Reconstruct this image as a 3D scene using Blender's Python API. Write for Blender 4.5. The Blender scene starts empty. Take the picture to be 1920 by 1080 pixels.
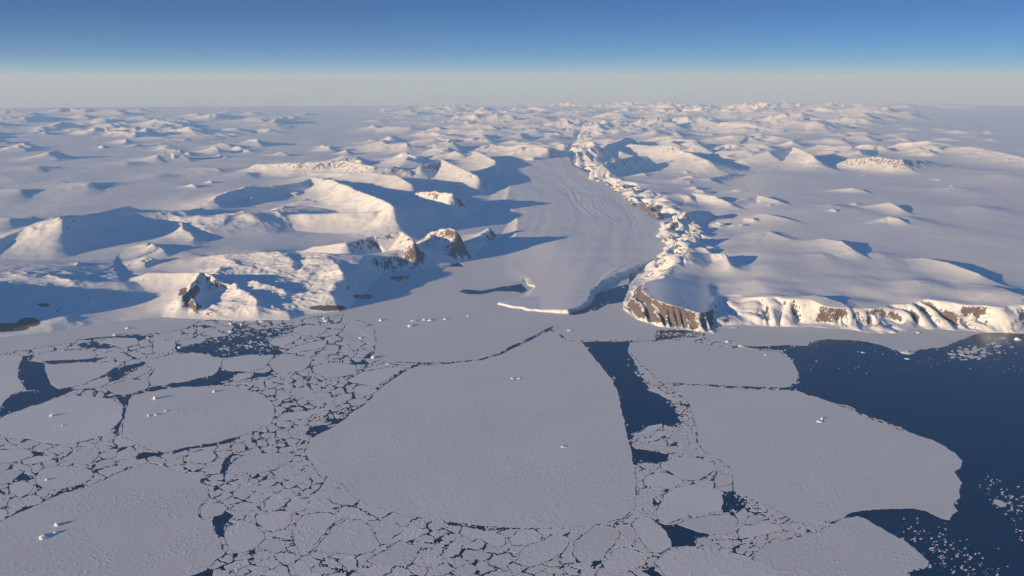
import bpy, math, random, time
import numpy as np
T0 = time.time()
R = math.radians
C = bpy.context.scene.collection
rnd = random.Random(7)
QUICK = False

# ---------------------------------------------------------------- camera
CAM_H = 2500.0
F_PX = 1598.0                      # focal length in photo pixels (1920 wide)
PITCH = R(13.65)
EARTH = 5.2e6
FLAT_TO = 12000.0                  # the ground follows the earth's curve beyond this distance
cam_d = bpy.data.cameras.new('camera')
cam_d.sensor_width = 36.0
cam_d.lens = 36.0 * F_PX / 1920.0
cam_d.clip_start = 10.0
cam_d.clip_end = 900000.0
cam = bpy.data.objects.new('camera', cam_d)
cam.location = (0, 0, CAM_H)
cam.rotation_euler = (R(90) - PITCH, R(0.0), 0)
C.objects.link(cam)
bpy.context.scene.camera = cam

# ---------------------------------------------------------------- light
SUN_EL = R(9.0)
SHADOW_AZ = R(54.9)                # shadows point this far right of straight ahead
sc = bpy.context.scene
sc.view_settings.view_transform = 'Standard'
sc.view_settings.look = 'None'
sc.view_settings.exposure = 0.22
sc.view_settings.gamma = 1.0
sc.view_settings.use_curve_mapping = False
sc.cycles.volume_bounces = 2
w = bpy.data.worlds.new('World')
sc.world = w
w.use_nodes = True
nt = w.node_tree
nt.nodes.clear()
wo = nt.nodes.new('ShaderNodeOutputWorld')
bg = nt.nodes.new('ShaderNodeBackground')
sky = nt.nodes.new('ShaderNodeTexSky')
sky.sky_type = 'NISHITA'
sky.sun_disc = False
sky.sun_elevation = SUN_EL
sky.sun_rotation = SHADOW_AZ + math.pi
sky.altitude = 2500.0
sky.air_density = 1.0
sky.dust_density = 0.3
sky.ozone_density = 7.0
# the observer looks from 2.5 km up, so sky is seen down to the dipping horizon;
# the air thins faster with height than the default, so the blue deepens sooner
tc = nt.nodes.new('ShaderNodeTexCoord')
sep = nt.nodes.new('ShaderNodeSeparateXYZ')
cmb = nt.nodes.new('ShaderNodeCombineXYZ')
mz = nt.nodes.new('ShaderNodeMath'); mz.operation = 'MULTIPLY_ADD'
mz.inputs[1].default_value = 3.0
mz.inputs[2].default_value = 0.03
nrm = nt.nodes.new('ShaderNodeVectorMath'); nrm.operation = 'NORMALIZE'
nt.links.new(tc.outputs['Generated'], sep.inputs[0])
nt.links.new(sep.outputs[0], cmb.inputs[0])
nt.links.new(sep.outputs[1], cmb.inputs[1])
nt.links.new(sep.outputs[2], mz.inputs[0])
nt.links.new(mz.outputs[0], cmb.inputs[2])
nt.links.new(cmb.outputs[0], nrm.inputs[0])
nt.links.new(nrm.outputs[0], sky.inputs[0])
# upper sky, above the frame, boosted over the model to lift ambient light
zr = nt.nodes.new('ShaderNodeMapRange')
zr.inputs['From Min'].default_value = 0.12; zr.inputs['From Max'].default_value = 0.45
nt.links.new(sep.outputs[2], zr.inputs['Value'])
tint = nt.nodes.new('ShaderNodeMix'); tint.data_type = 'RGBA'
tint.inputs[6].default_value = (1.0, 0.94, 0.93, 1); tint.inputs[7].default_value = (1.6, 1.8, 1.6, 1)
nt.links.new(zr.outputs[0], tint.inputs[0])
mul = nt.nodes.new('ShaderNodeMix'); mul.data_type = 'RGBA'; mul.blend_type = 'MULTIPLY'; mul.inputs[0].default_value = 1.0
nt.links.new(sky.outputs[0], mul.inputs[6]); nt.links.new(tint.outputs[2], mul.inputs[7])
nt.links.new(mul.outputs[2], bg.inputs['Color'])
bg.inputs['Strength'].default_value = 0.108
nt.links.new(bg.outputs[0], wo.inputs['Surface'])

sun_d = bpy.data.lights.new('sun', 'SUN')
sun_d.energy = 5.0
sun_d.angle = R(0.5)
sun_d.color = (1.0, 0.83, 0.60)
sun = bpy.data.objects.new('sun', sun_d)
C.objects.link(sun)
from mathutils import Vector
LDIR = Vector((math.sin(SHADOW_AZ) * math.cos(SUN_EL), math.cos(SHADOW_AZ) * math.cos(SUN_EL), -math.sin(SUN_EL)))
sun.rotation_euler = LDIR.to_track_quat('-Z', 'Y').to_euler()
sun.location = (-3000, -3000, 5000)

HAZE_DENSITY = 1.55e-5
HAZE_COLOR = (0.33, 0.57, 1.0)

# ---------------------------------------------------------------- projection helpers
SP, CP = math.sin(PITCH), math.cos(PITCH)

def drop(d):
    e = np.maximum(0.0, d - FLAT_TO)
    return -e * e / (2 * EARTH)

def at(px, py, z=0.0):
    """point on the (curved) ground raised by z that photo pixel (px, py) looks at"""
    px = np.asarray(px, dtype=np.float64); py = np.asarray(py, dtype=np.float64)
    rx = px - 960.0; v = py - 540.0
    dy = CP * F_PX - v * SP * 1.0
    dz = -SP * F_PX - v * CP
    horiz = np.hypot(rx, dy)
    s = -dz / horiz                     # slope downwards
    s = np.maximum(s, 0.0290)
    d = (CAM_H - z) / s
    for _ in range(12):
        d = np.minimum((CAM_H - z - drop(d)) / s, 160000.0)
    return rx / horiz * d, dy / horiz * d

def pix(X, Y, z=0.0):
    """photo pixel of a world point"""
    Z = z - CAM_H
    fw = Y * CP - Z * SP
    up = Y * SP + Z * CP
    fw = np.maximum(fw, 1.0)
    return 960.0 + F_PX * X / fw, 540.0 - F_PX * up / fw

# ---------------------------------------------------------------- noise
def _hash(ix, iy, seed):
    h = (ix.astype(np.int64) * 374761393 + iy.astype(np.int64) * 668265263 + seed * 1274126177) & 0xFFFFFFFF
    h = ((h ^ (h >> 13)) * 1274126177) & 0xFFFFFFFF
    h = (h ^ (h >> 16)) & 0xFFFFFF
    return h.astype(np.float32) / 16777215.0

def gnoise(x, y, seed=0):
    xi = np.floor(x); yi = np.floor(y)
    fx = (x - xi).astype(np.float32); fy = (y - yi).astype(np.float32)
    ux = fx * fx * fx * (fx * (fx * 6 - 15) + 10)
    uy = fy * fy * fy * (fy * (fy * 6 - 15) + 10)
    def g(dx, dy):
        a = _hash(xi + dx, yi + dy, seed) * 6.2831853
        return np.cos(a) * (fx - dx) + np.sin(a) * (fy - dy)
    a = g(0, 0); b = g(1, 0); c = g(0, 1); d = g(1, 1)
    return (a + (b - a) * ux + ((c + (d - c) * ux) - (a + (b - a) * ux)) * uy) * 1.4

def fbm(x, y, octv=5, seed=0, gain=0.5):
    s = 0; a = 1.0; t = 0
    for o in range(octv):
        s = s + a * gnoise(x * 2 ** o + 17.3 * o, y * 2 ** o - 9.1 * o, seed + o)
        t += a; a *= gain
    return s / t * 1.3

def ridged(x, y, octv=5, seed=0, gain=0.55):
    s = 0; a = 1.0; t = 0; wgt = 1.0
    for o in range(octv):
        n = 1 - np.abs(gnoise(x * 2 ** o + 5.7 * o, y * 2 ** o + 3.3 * o, seed + o)) * 1.35
        n = np.clip(n, 0, 1) ** 2 * wgt
        s = s + a * n; t += a; a *= gain
        wgt = np.clip(n * 1.6, 0, 1)
    return s / t

def sstep(a, b, x):
    t = np.clip((x - a) / (b - a), 0, 1)
    return t * t * (3 - 2 * t)

def seg_dist(X, Y, pts, closed=False):
    """distance to a polyline, the parameter along it and the side"""
    best = np.full(X.shape, 1e12); tt = np.zeros(X.shape)
    n = len(pts); m = n if closed else n - 1
    for i in range(m):
        x0, y0 = pts[i]; x1, y1 = pts[(i + 1) % n]
        dx, dy = x1 - x0, y1 - y0
        L = dx * dx + dy * dy + 1e-9
        t = np.clip(((X - x0) * dx + (Y - y0) * dy) / L, 0, 1)
        d = (X - x0 - t * dx) ** 2 + (Y - y0 - t * dy) ** 2
        k = d < best
        best = np.where(k, d, best)
        tt = np.where(k, i + t, tt)
    return np.sqrt(best), tt

def inside(X, Y, pts):
    c = np.zeros(X.shape, bool)
    n = len(pts)
    for i in range(n):
        x0, y0 = pts[i]; x1, y1 = pts[(i + 1) % n]
        if y0 == y1: continue
        k = (y0 > Y) != (y1 > Y)
        c ^= k & (X < (x1 - x0) * (Y - y0) / (y1 - y0) + x0)
    return c

def sdist(X, Y, pts):
    d, _ = seg_dist(X, Y, pts, True)
    return np.where(inside(X, Y, pts), d, -d)

def gpoly(pl, z=0.0):
    a = np.array(pl, float)
    x, y = at(a[:, 0], a[:, 1], z)
    return list(zip(x, y))

# ---------------------------------------------------------------- materials
def mat(name):
    m = bpy.data.materials.new(name); m.use_nodes = True
    n = m.node_tree; n.nodes.clear()
    o = n.nodes.new('ShaderNodeOutputMaterial'); p = n.nodes.new('ShaderNodeBsdfPrincipled')
    n.links.new(p.outputs[0], o.inputs['Surface'])
    return m, n, p

def noise_node(n, scale, detail=6, rough=0.6, vec=None, lac=2.0):
    t = n.nodes.new('ShaderNodeTexNoise')
    t.inputs['Scale'].default_value = scale
    t.inputs['Detail'].default_value = detail
    t.inputs['Roughness'].default_value = rough
    if vec is not None: n.links.new(vec, t.inputs['Vector'])
    return t

def maprange(n, src, a, b, c=0.0, d=1.0):
    m = n.nodes.new('ShaderNodeMapRange')
    m.inputs['From Min'].default_value = a; m.inputs['From Max'].default_value = b
    m.inputs['To Min'].default_value = c; m.inputs['To Max'].default_value = d
    n.links.new(src, m.inputs['Value'])
    return m.outputs[0]

def mixcol(n, fac, a, b):
    m = n.nodes.new('ShaderNodeMix'); m.data_type = 'RGBA'
    if isinstance(fac, float): m.inputs[0].default_value = fac
    else: n.links.new(fac, m.inputs[0])
    for k, v in ((6, a), (7, b)):
        if isinstance(v, tuple): m.inputs[k].default_value = (*v, 1)
        else: n.links.new(v, m.inputs[k])
    return m.outputs[2]

def math_node(n, op, a, b=0.5):
    m = n.nodes.new('ShaderNodeMath'); m.operation = op
    for i, v in enumerate((a, b)):
        if isinstance(v, (int, float)): m.inputs[i].default_value = v
        else: n.links.new(v, m.inputs[i])
    return m.outputs[0]

def bump(n, p, h, dist, strength=1.0, prev=None):
    b = n.nodes.new('ShaderNodeBump')
    b.inputs['Distance'].default_value = dist
    b.inputs['Strength'].default_value = strength
    n.links.new(h, b.inputs['Height'])
    if prev is not None: n.links.new(prev, b.inputs['Normal'])
    n.links.new(b.outputs[0], p.inputs['Normal'])
    return b.outputs[0]



def make_land_mat():
    m, n, p = mat('snow_and_rock')
    g = n.nodes.new('ShaderNodeNewGeometry')
    pos = g.outputs['Position']
    s = n.nodes.new('ShaderNodeSeparateXYZ'); n.links.new(g.outputs['Normal'], s.inputs[0])
    a = n.nodes.new('ShaderNodeAttribute'); a.attribute_name = 'rock'
    # vertical streaks on the cliffs: noise squeezed along the contour
    mp = n.nodes.new('ShaderNodeMapping'); mp.inputs['Scale'].default_value = (1, 1, 0.25)
    n.links.new(pos, mp.inputs['Vector'])
    n1 = noise_node(n, 1 / 70.0, 8, 0.7, mp.outputs[0])
    n2 = noise_node(n, 1 / 22.0, 5, 0.6, pos)
    f = math_node(n, 'ADD', math_node(n, 'MULTIPLY', n1.outputs[0], 1.5), math_node(n, 'MULTIPLY', n2.outputs[0], 0.8))
    f = math_node(n, 'ADD', f, math_node(n, 'MULTIPLY', a.outputs['Fac'], 0.62))
    f = math_node(n, 'SUBTRACT', f, s.outputs['Z'])
    k = maprange(n, f, 0.62, 0.70)
    snow_n = noise_node(n, 1 / 900.0, 5, 0.5, pos)
    snow = mixcol(n, snow_n.outputs[0], (0.83, 0.85, 0.88), (0.90, 0.90, 0.90))
    rock = mixcol(n, n2.outputs[0], (0.045, 0.04, 0.04), (0.28, 0.215, 0.18))
    n.links.new(mixcol(n, k, snow, rock), p.inputs['Base Color'])
    p.inputs['Roughness'].default_value = 0.75
    p.inputs['Specular IOR Level'].default_value = 0.2
    b1 = noise_node(n, 1 / 160.0, 7, 0.62, pos)
    bump(n, p, b1.outputs[0], 6.0, 1.0)
    return m

def make_ice_mat(name, col_a, col_b, bumpd=1.6):
    m, n, p = mat(name)
    g = n.nodes.new('ShaderNodeNewGeometry'); pos = g.outputs['Position']
    oi = n.nodes.new('ShaderNodeObjectInfo')
    big = noise_node(n, 1 / 700.0, 5, 0.6, pos)
    fine = noise_node(n, 1 / 28.0, 5, 0.65, pos)
    k = math_node(n, 'ADD', math_node(n, 'MULTIPLY', big.outputs[0], 0.6), math_node(n, 'MULTIPLY', fine.outputs[0], 0.4))
    col = mixcol(n, maprange(n, k, 0.35, 0.65), col_a, col_b)
    # each floe a little brighter or greyer than its neighbour
    hsv = n.nodes.new('ShaderNodeHueSaturation')
    n.links.new(col, hsv.inputs['Color'])
    n.links.new(maprange(n, oi.outputs['Random'], 0, 1, 0.93, 1.04), hsv.inputs['Value'])
    n.links.new(hsv.outputs[0], p.inputs['Base Color'])
    p.inputs['Roughness'].default_value = 0.8
    p.inputs['Specular IOR Level'].default_value = 0.2
    vo = n.nodes.new('ShaderNodeTexVoronoi'); vo.feature = 'F1'
    vo.inputs['Scale'].default_value = 1 / 30.0
    vo.inputs['Randomness'].default_value = 1.0
    n.links.new(pos, vo.inputs['Vector'])
    hum = maprange(n, vo.outputs['Distance'], 0.0, 0.35, 1.0, 0.0)
    b0 = bump(n, p, fine.outputs[0], bumpd)
    sel = noise_node(n, 1 / 330.0, 3, 0.6, pos)
    hk = math_node(n, 'MULTIPLY', hum, maprange(n, sel.outputs[0], 0.43, 0.64))
    pr = noise_node(n, 1 / 520.0, 4, 0.55, pos)
    line = maprange(n, math_node(n, 'ABSOLUTE', math_node(n, 'SUBTRACT', pr.outputs[0], 0.5), 0.0), 0.0, 0.011, 1.0, 0.0)
    line = math_node(n, 'MULTIPLY', line, math_node(n, 'MULTIPLY', fine.outputs[0], 0.55))
    hk = math_node(n, 'ADD', hk, line)
    b1 = bump(n, p, hk, bumpd * 1.2, 1.0, b0)
    return m

def make_water_mat():
    m, n, p = mat('sea_water')
    g = n.nodes.new('ShaderNodeNewGeometry'); pos = g.outputs['Position']
    t = noise_node(n, 1 / 1800.0, 4, 0.5, pos)
    n.links.new(mixcol(n, t.outputs[0], (0.000, 0.022, 0.072), (0.001, 0.034, 0.105)), p.inputs['Base Color'])
    p.inputs['Roughness'].default_value = 0.18
    p.inputs['Specular IOR Level'].default_value = 0.38
    p.inputs['IOR'].default_value = 1.33
    b = noise_node(n, 1 / 14.0, 4, 0.6, pos)
    bump(n, p, b.outputs[0], 0.5, 0.6)
    return m

M_LAND = make_land_mat()
M_GLAC = make_ice_mat('glacier_snow', (0.80, 0.82, 0.86), (0.86, 0.87, 0.88), 1.2)
M_ICE = make_ice_mat('sea_ice_snow', (0.82, 0.83, 0.82), (0.91, 0.91, 0.885), 1.2)
M_BERG = make_ice_mat('berg_ice', (0.78, 0.83, 0.88), (0.88, 0.89, 0.90), 3.0)
M_WATER = make_water_mat()

# ---------------------------------------------------------------- object helpers
def tag(o, label=None, cat=None, group=None, kind=None):
    if label: o['label'] = label
    if cat: o['category'] = cat
    if group: o['group'] = group
    if kind: o['kind'] = kind
    return o

def mesh_from(name, V, quads=None, tris=None, ngons=None, material=None, smooth=True):
    me = bpy.data.meshes.new(name)
    V = np.asarray(V, dtype=np.float32)
    loops = []; counts = []
    if quads is not None and len(quads):
        loops.append(np.asarray(quads, np.int32).ravel()); counts.append(np.full(len(quads), 4, np.int32))
    if tris is not None and len(tris):
        loops.append(np.asarray(tris, np.int32).ravel()); counts.append(np.full(len(tris), 3, np.int32))
    if ngons is not None:
        for g in ngons:
            loops.append(np.asarray(g, np.int32)); counts.append(np.array([len(g)], np.int32))
    loops = np.concatenate(loops); counts = np.concatenate(counts)
    starts = np.concatenate([[0], np.cumsum(counts)[:-1]]).astype(np.int32)
    me.vertices.add(len(V)); me.vertices.foreach_set('co', V.ravel())
    me.loops.add(len(loops)); me.loops.foreach_set('vertex_index', loops)
    me.polygons.add(len(counts)); me.polygons.foreach_set('loop_start', starts)
    me.polygons.foreach_set('loop_total', counts)
    me.update(calc_edges=True)
    me.polygons.foreach_set('use_smooth', np.full(len(counts), bool(smooth)))
    if material: me.materials.append(material)
    o = bpy.data.objects.new(name, me)
    C.objects.link(o)
    return o

def grid_quads(nr, nc, mask=None):
    idx = np.arange(nr * nc, dtype=np.int32).reshape(nr, nc)
    q = np.stack([idx[:-1, :-1], idx[:-1, 1:], idx[1:, 1:], idx[1:, :-1]], -1)
    if mask is not None: q = q[mask]
    return q.reshape(-1, 4)

def compact(V, q):
    used = np.zeros(len(V), bool); used[q.ravel()] = True
    rem = np.cumsum(used) - 1
    return V[used], rem[q], used

# ---------------------------------------------------------------- sea: one curved sheet to beyond the horizon
def build_sea():
    ds = [800.0]
    while ds[-1] < 260000: ds.append(ds[-1] * 1.06)
    ds = np.array(ds)
    az = np.linspace(0, 2 * math.pi, 181)[:-1]
    D, A = np.meshgrid(ds, az, indexing='ij')
    V = np.stack([D * np.sin(A), D * np.cos(A), drop(D)], -1).reshape(-1, 3)
    nr, nc = D.shape
    idx = np.arange(nr * nc).reshape(nr, nc)
    nx = np.roll(idx, -1, 1)
    q = np.stack([idx[:-1], idx[1:], nx[1:], nx[:-1]], -1).reshape(-1, 4)
    V = np.vstack([V, [[0, 0, 0]]])
    t = [(nr * nc, idx[0, j], nx[0, j]) for j in range(nc)]
    # counter-clockwise from above
    q = q[:, ::1]
    o = mesh_from('sea', V, q[:, ::1], t, material=M_WATER)
    o.data.flip_normals() if o.data.polygons[0].normal.z < 0 else None
    tag(o, 'dark navy open water between and beyond the ice floes', 'sea', kind='structure')
build_sea()

# ---------------------------------------------------------------- land outlines (photo pixels at sea level)
COAST_L = [(-900, 700), (-400, 668), (0, 632), (100, 622), (160, 612), (225, 602), (300, 596), (372, 600), (480, 601),
           (545, 600), (575, 592), (640, 586), (662, 580), (668, 562), (696, 538), (722, 512), (790, 506), (850, 497),
           (888, 486), (905, 470), (980, 430), (1020, 390), (1030, 350), (1050, 322), (1062, 300), (1100, 240), (1180, 212),
           (1280, 195.5), (-900, 195.5), (-2600, 230), (-2600, 640)]
COAST_R = [(1066, 318), (1085, 350), (1130, 366), (1158, 394), (1188, 410), (1210, 430), (1222, 470), (1212, 495), (1196, 515), (1180, 534),
           (1176, 550), (1168, 566), (1168, 578), (1190, 598), (1232, 612), (1270, 616), (1310, 622), (1336, 624), (1352, 616),
           (1400, 613), (1470, 615), (1530, 616), (1600, 617), (1640, 622), (1672, 622), (1700, 617), (1780, 617), (1850, 621),
           (1905, 623), (1960, 626), (2200, 632), (2900, 640), (3600, 400), (2600, 330), (2080, 300), (1990, 296), (2150, 290), (2300, 270),
           (2500, 240), (2700, 215), (2700, 195.5), (1180, 195.5), (1090, 240), (1060, 290)]
GLACIER = [(933, 571), (960, 577), (993, 582), (1033, 586), (1068, 588.5), (1077, 583), (1100, 576), (1110, 570), (1111, 558), (1121, 546),
           (1140, 533), (1165, 520), (1200, 506), (1250, 484), (1262, 420), (1225, 398), (1175, 380), (1135, 352), (1075, 322), (1066, 296),
           (1052, 306), (1000, 312), (930, 322), (905, 345), (880, 375), (850, 400), (905, 410), (925, 425), (905, 450), (870, 470), (852, 488), (872, 500), (866, 520), (858, 534),
           (870, 537), (905, 535), (945, 530), (982, 525), (998, 540), (992, 549), (977, 556), (955, 562), (938, 566)]
gCL, gCR, gGL = gpoly(COAST_L), gpoly(COAST_R), gpoly(GLACIER)

def glacier_z(X, Y):
    D = np.hypot(X, Y)
    return 42 + np.clip(D - 9300, 0, 30000) * 0.0105

# ridge: crest polyline [(px, py, height above its surroundings)], base level, width on the sun side and on the lee side (m)
RIDGES = []
def ridge(pts, zb, ws, wl, rough=0.25, rock=0.0, p=1.0):
    RIDGES.append((pts, zb, ws, wl, rough, rock, p))

def scarp(pts, zb, wfar, wnear, rough=0.3, rock=0.0):
    # an escarpment running with the light: broad gentle back, steep near side that the sun only grazes
    RIDGES.append((pts, zb, wfar, wnear, rough, rock, -1.0))
scarp([(112, 411, 450), (180, 410, 350), (260, 404, 310), (345, 400, 280), (400, 398, 150)], 130, 700, 700)
scarp([(330, 412, 200), (400, 406, 260), (480, 402, 260), (560, 398, 200)], 150, 900, 600)
scarp([(540, 402, 200), (620, 394, 280), (700, 388, 340), (760, 384, 330), (800, 380, 200)], 160, 700, 500)
scarp([(500, 470, 100), (560, 468, 220), (620, 466, 270), (700, 462, 270), (780, 455, 200)], 110, 600, 900)
scarp([(-160, 530, 220), (-40, 522, 230), (60, 520, 220), (140, 528, 170), (230, 532, 120), (290, 530, 60)], 60, 900, 800)
# --- left, off frame: the massif whose shadow lies over the lower left coast
ridge([(-330, 500, 420), (-200, 520, 560), (-110, 560, 520), (-90, 600, 430), (-60, 640, 330)], 100, 900, 700, 0.2)
# --- left hills
ridge([(0, 455, 190), (60, 432, 290), (115, 411, 400), (124, 419, 260)], 130, 900, 400, 0.4, 0.1)
ridge([(118, 412, 440), (180, 402, 360), (243, 386, 400), (262, 393, 290), (345, 396, 200), (380, 392, 180)], 150, 700, 450, 0.35)
ridge([(325, 412, 120), (340, 424, 170), (352, 438, 110), (362, 450, 60)], 150, 300, 300, 0.7, 0.15)
ridge([(445, 400, 150), (470, 400, 220), (490, 408, 180), (515, 418, 80)], 170, 300, 400, 0.6, 0.1)
ridge([(400, 365, 220), (425, 352, 260), (470, 340, 280), (485, 345, 200), (560, 335, 220), (590, 330, 120)], 220, 700, 500, 0.3)
ridge([(590, 335, 260), (625, 338, 420), (665, 352, 560), (705, 360, 620), (738, 374, 620), (750, 386, 300)], 200, 520, 500, 0.5, 0.0)
ridge([(590, 325, 300), (700, 322, 450), (745, 325, 520), (772, 342, 420)], 200, 700, 500, 0.35, 0.1)
ridge([(480, 302, 240), (560, 296, 380), (640, 288, 480), (700, 300, 420), (765, 312, 260)], 220, 500, 700, 0.5, 0.4)
ridge([(790, 300, 400), (830, 285, 520), (870, 300, 480), (905, 318, 360), (928, 330, 120)], 200, 700, 600, 0.4, 0.35)
ridge([(780, 352, 300), (812, 344, 470), (846, 346, 500), (866, 356, 330)], 170, 300, 350, 0.55, 0.1)  # added crest, put in to carry the shadow farther over the glacier
# --- peaks in front of the glacier's left bank
ridge([(590, 452, 180), (650, 440, 330), (700, 428, 360), (752, 417, 420), (770, 430, 390), (780, 444, 360), (800, 458, 340), (846, 474, 290), (866, 486, 150)], 130, 420, 320, 0.4, 0.25)
ridge([(808, 424, 300), (825, 414, 440), (855, 412, 500), (885, 414, 480), (898, 422, 380), (925, 404, 320)], 100, 300, 260, 0.5, 0.27)
ridge([(400, 478, 140), (455, 470, 210), (520, 463, 260), (545, 475, 220), (560, 480, 120)], 130, 700, 500, 0.15)
ridge([(610, 480, 160), (640, 495, 230), (652, 515, 230), (645, 545, 180), (630, 572, 90)], 90, 500, 350, 0.5)
# --- headland with the dark rock ribs
ridge([(280, 505, 190), (350, 500, 250), (372, 503, 260), (358, 520, 230), (345, 540, 170), (320, 560, 120), (300, 585, 60)], 110, 420, 260, 0.4, 0.2)
ridge([(372, 503, 240), (400, 512, 230), (428, 528, 120)], 110, 150, 300, 0.45, 0.25)
ridge([(345, 548, 150), (362, 560, 140), (372, 570, 50)], 60, 120, 140, 0.6, 0.5)
ridge([(225, 540, 90), (215, 555, 60)], 60, 220, 200, 0.5)
ridge([(165, 538, 70), (180, 545, 60)], 70, 200, 200, 0.4)
ridge([(15, 552, 110), (45, 550, 120)], 90, 260, 200, 0.4)
ridge([(470, 520, 140), (500, 525, 160), (530, 535, 110)], 110, 300, 260, 0.5)
ridge([(440, 530, 120), (470, 545, 150), (480, 562, 120), (500, 580, 60)], 70, 350, 300, 0.9)
# --- right bank of the glacier
ridge([(1062, 312, 160), (1085, 305, 330), (1130, 295, 420), (1190, 280, 480), (1215, 283, 420)], 220, 420, 500, 0.5, 0.2)
ridge([(1070, 350, 90), (1090, 340, 260), (1120, 328, 320), (1160, 330, 340)], 220, 300, 400, 0.6, 0.2)
ridge([(1122, 362, 90), (1140, 345, 280), (1180, 350, 340)], 230, 240, 350, 0.6, 0.3)
ridge([(1140, 392, 90), (1160, 366, 330), (1200, 368, 380), (1225, 385, 280)], 230, 260, 350, 0.5, 0.65)
ridge([(1210, 432, 120), (1240, 405, 330), (1290, 388, 360), (1330, 382, 300)], 260, 300, 380, 0.6, 0.2)
ridge([(1225, 470, 120), (1250, 440, 320), (1300, 430, 330)], 260, 300, 350, 0.6, 0.2)
ridge([(1215, 500, 60), (1240, 482, 200), (1280, 470, 260), (1330, 462, 270), (1360, 463, 300), (1370, 486, 160)], 260, 340, 420, 0.3, 0.1)
ridge([(1250, 360, 260), (1300, 350, 360), (1340, 355, 340), (1370, 372, 200)], 260, 420, 350, 0.5, 0.1)
ridge([(1370, 372, 200), (1420, 360, 240), (1460, 375, 140)], 280, 500, 260, 0.3)
ridge([(1280, 330, 200), (1330, 325, 260), (1380, 318, 220)], 260, 500, 350, 0.4)
ridge([(1370, 400, 120), (1430, 395, 170), (1480, 410, 80)], 290, 600, 300, 0.2)
ridge([(1400, 432, 110), (1440, 428, 130), (1480, 445, 60)], 290, 500, 300, 0.2)
ridge([(1545, 428, 90), (1580, 432, 130), (1603, 449, 90)], 330, 330, 170, 0.1)
ridge([(1735, 462, 70), (1780, 468, 130), (1838, 489, 110)], 330, 300, 170, 0.1)
ridge([(1640, 372, 70), (1670, 366, 130), (1690, 378, 90)], 330, 260, 200, 0.2)
ridge([(1640, 402, 40), (1668, 392, 110), (1690, 398, 90)], 330, 260, 200, 0.2)
ridge([(1565, 345, 40), (1600, 340, 110), (1620, 346, 60)], 330, 300, 200, 0.2)
ridge([(1500, 532, 50), (1530, 528, 70), (1580, 538, 40)], 330, 350, 200, 0.2)
ridge([(1860, 515, 40), (1900, 525, 70), (1960, 540, 50), (2100, 550, 20)], 330, 500, 220, 0.1)
# --- farther right
ridge([(1395, 285, 260), (1440, 272, 420), (1490, 262, 480), (1525, 280, 420)], 280, 700, 600, 0.5, 0.15)
ridge([(1590, 288, 300), (1640, 282, 420), (1690, 290, 380), (1745, 298, 200)], 280, 450, 500, 0.6, 0.5)
ridge([(1690, 258, 300), (1740, 252, 420), (1800, 262, 260)], 280, 600, 700, 0.5, 0.2)
ridge([(1780, 278, 220), (1820, 275, 330), (1870, 285, 340), (1930, 300, 300), (2050, 325, 250)], 120, 800, 900, 0.4, 0.2)
ridge([(930, 262, 300), (1000, 252, 520), (1060, 262, 600), (1130, 262, 520), (1180, 250, 300)], 240, 900, 800, 0.55, 0.1)
ridge([(890, 272, 300), (950, 290, 420), (968, 298, 200)], 240, 600, 500, 0.4, 0.1)
ridge([(1180, 258, 420), (1260, 262, 520), (1330, 285, 420), (1370, 300, 200)], 260, 800, 700, 0.55, 0.1)
ridge([(1240, 300, 300), (1300, 292, 420), (1360, 300, 260)], 260, 600, 500, 0.5, 0.1)

for (x_, y_, w_, h_) in [(40, 352, 40, 110), (170, 340, 45, 120), (75, 313, 35, 90), (240, 303, 30, 80), (410, 311, 60, 110), (463, 320, 30, 90), (300, 322, 40, 70), (20, 404, 40, 130),
                         (120, 560, 20, 50), (1430, 378, 30, 70), (1700, 405, 20, 60), (1880, 330, 40, 90), (1830, 385, 30, 70), (1560, 380, 20, 60), (1790, 350, 40, 70), (1500, 300, 40, 120),
                         (1540, 470, 40, 30), (1720, 520, 50, 40), (1420, 520, 40, 30), (1650, 470, 40, 35)]:
    ridge([(x_ - w_, y_ + 1.5, h_ * 0.3), (x_, y_, h_), (x_ + w_, y_ + 2.5, h_ * 0.3)], 230, 900, 330, 0.15)

for k_, r_ in enumerate(RIDGES):
    RIDGES[k_] = ([(a_, b_ + c_ * 0.018, c_ * 0.8) for a_, b_, c_ in r_[0]], *r_[1:])
ridge([(1146, 374, 150), (1160, 362, 250), (1190, 364, 290), (1215, 378, 230), (1228, 392, 100)], 130, 200, 300, 0.6, 0.75)
ridge([(1128, 352, 120), (1142, 343, 230), (1172, 346, 240), (1185, 356, 110)], 150, 180, 260, 0.6, 0.4)
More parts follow.
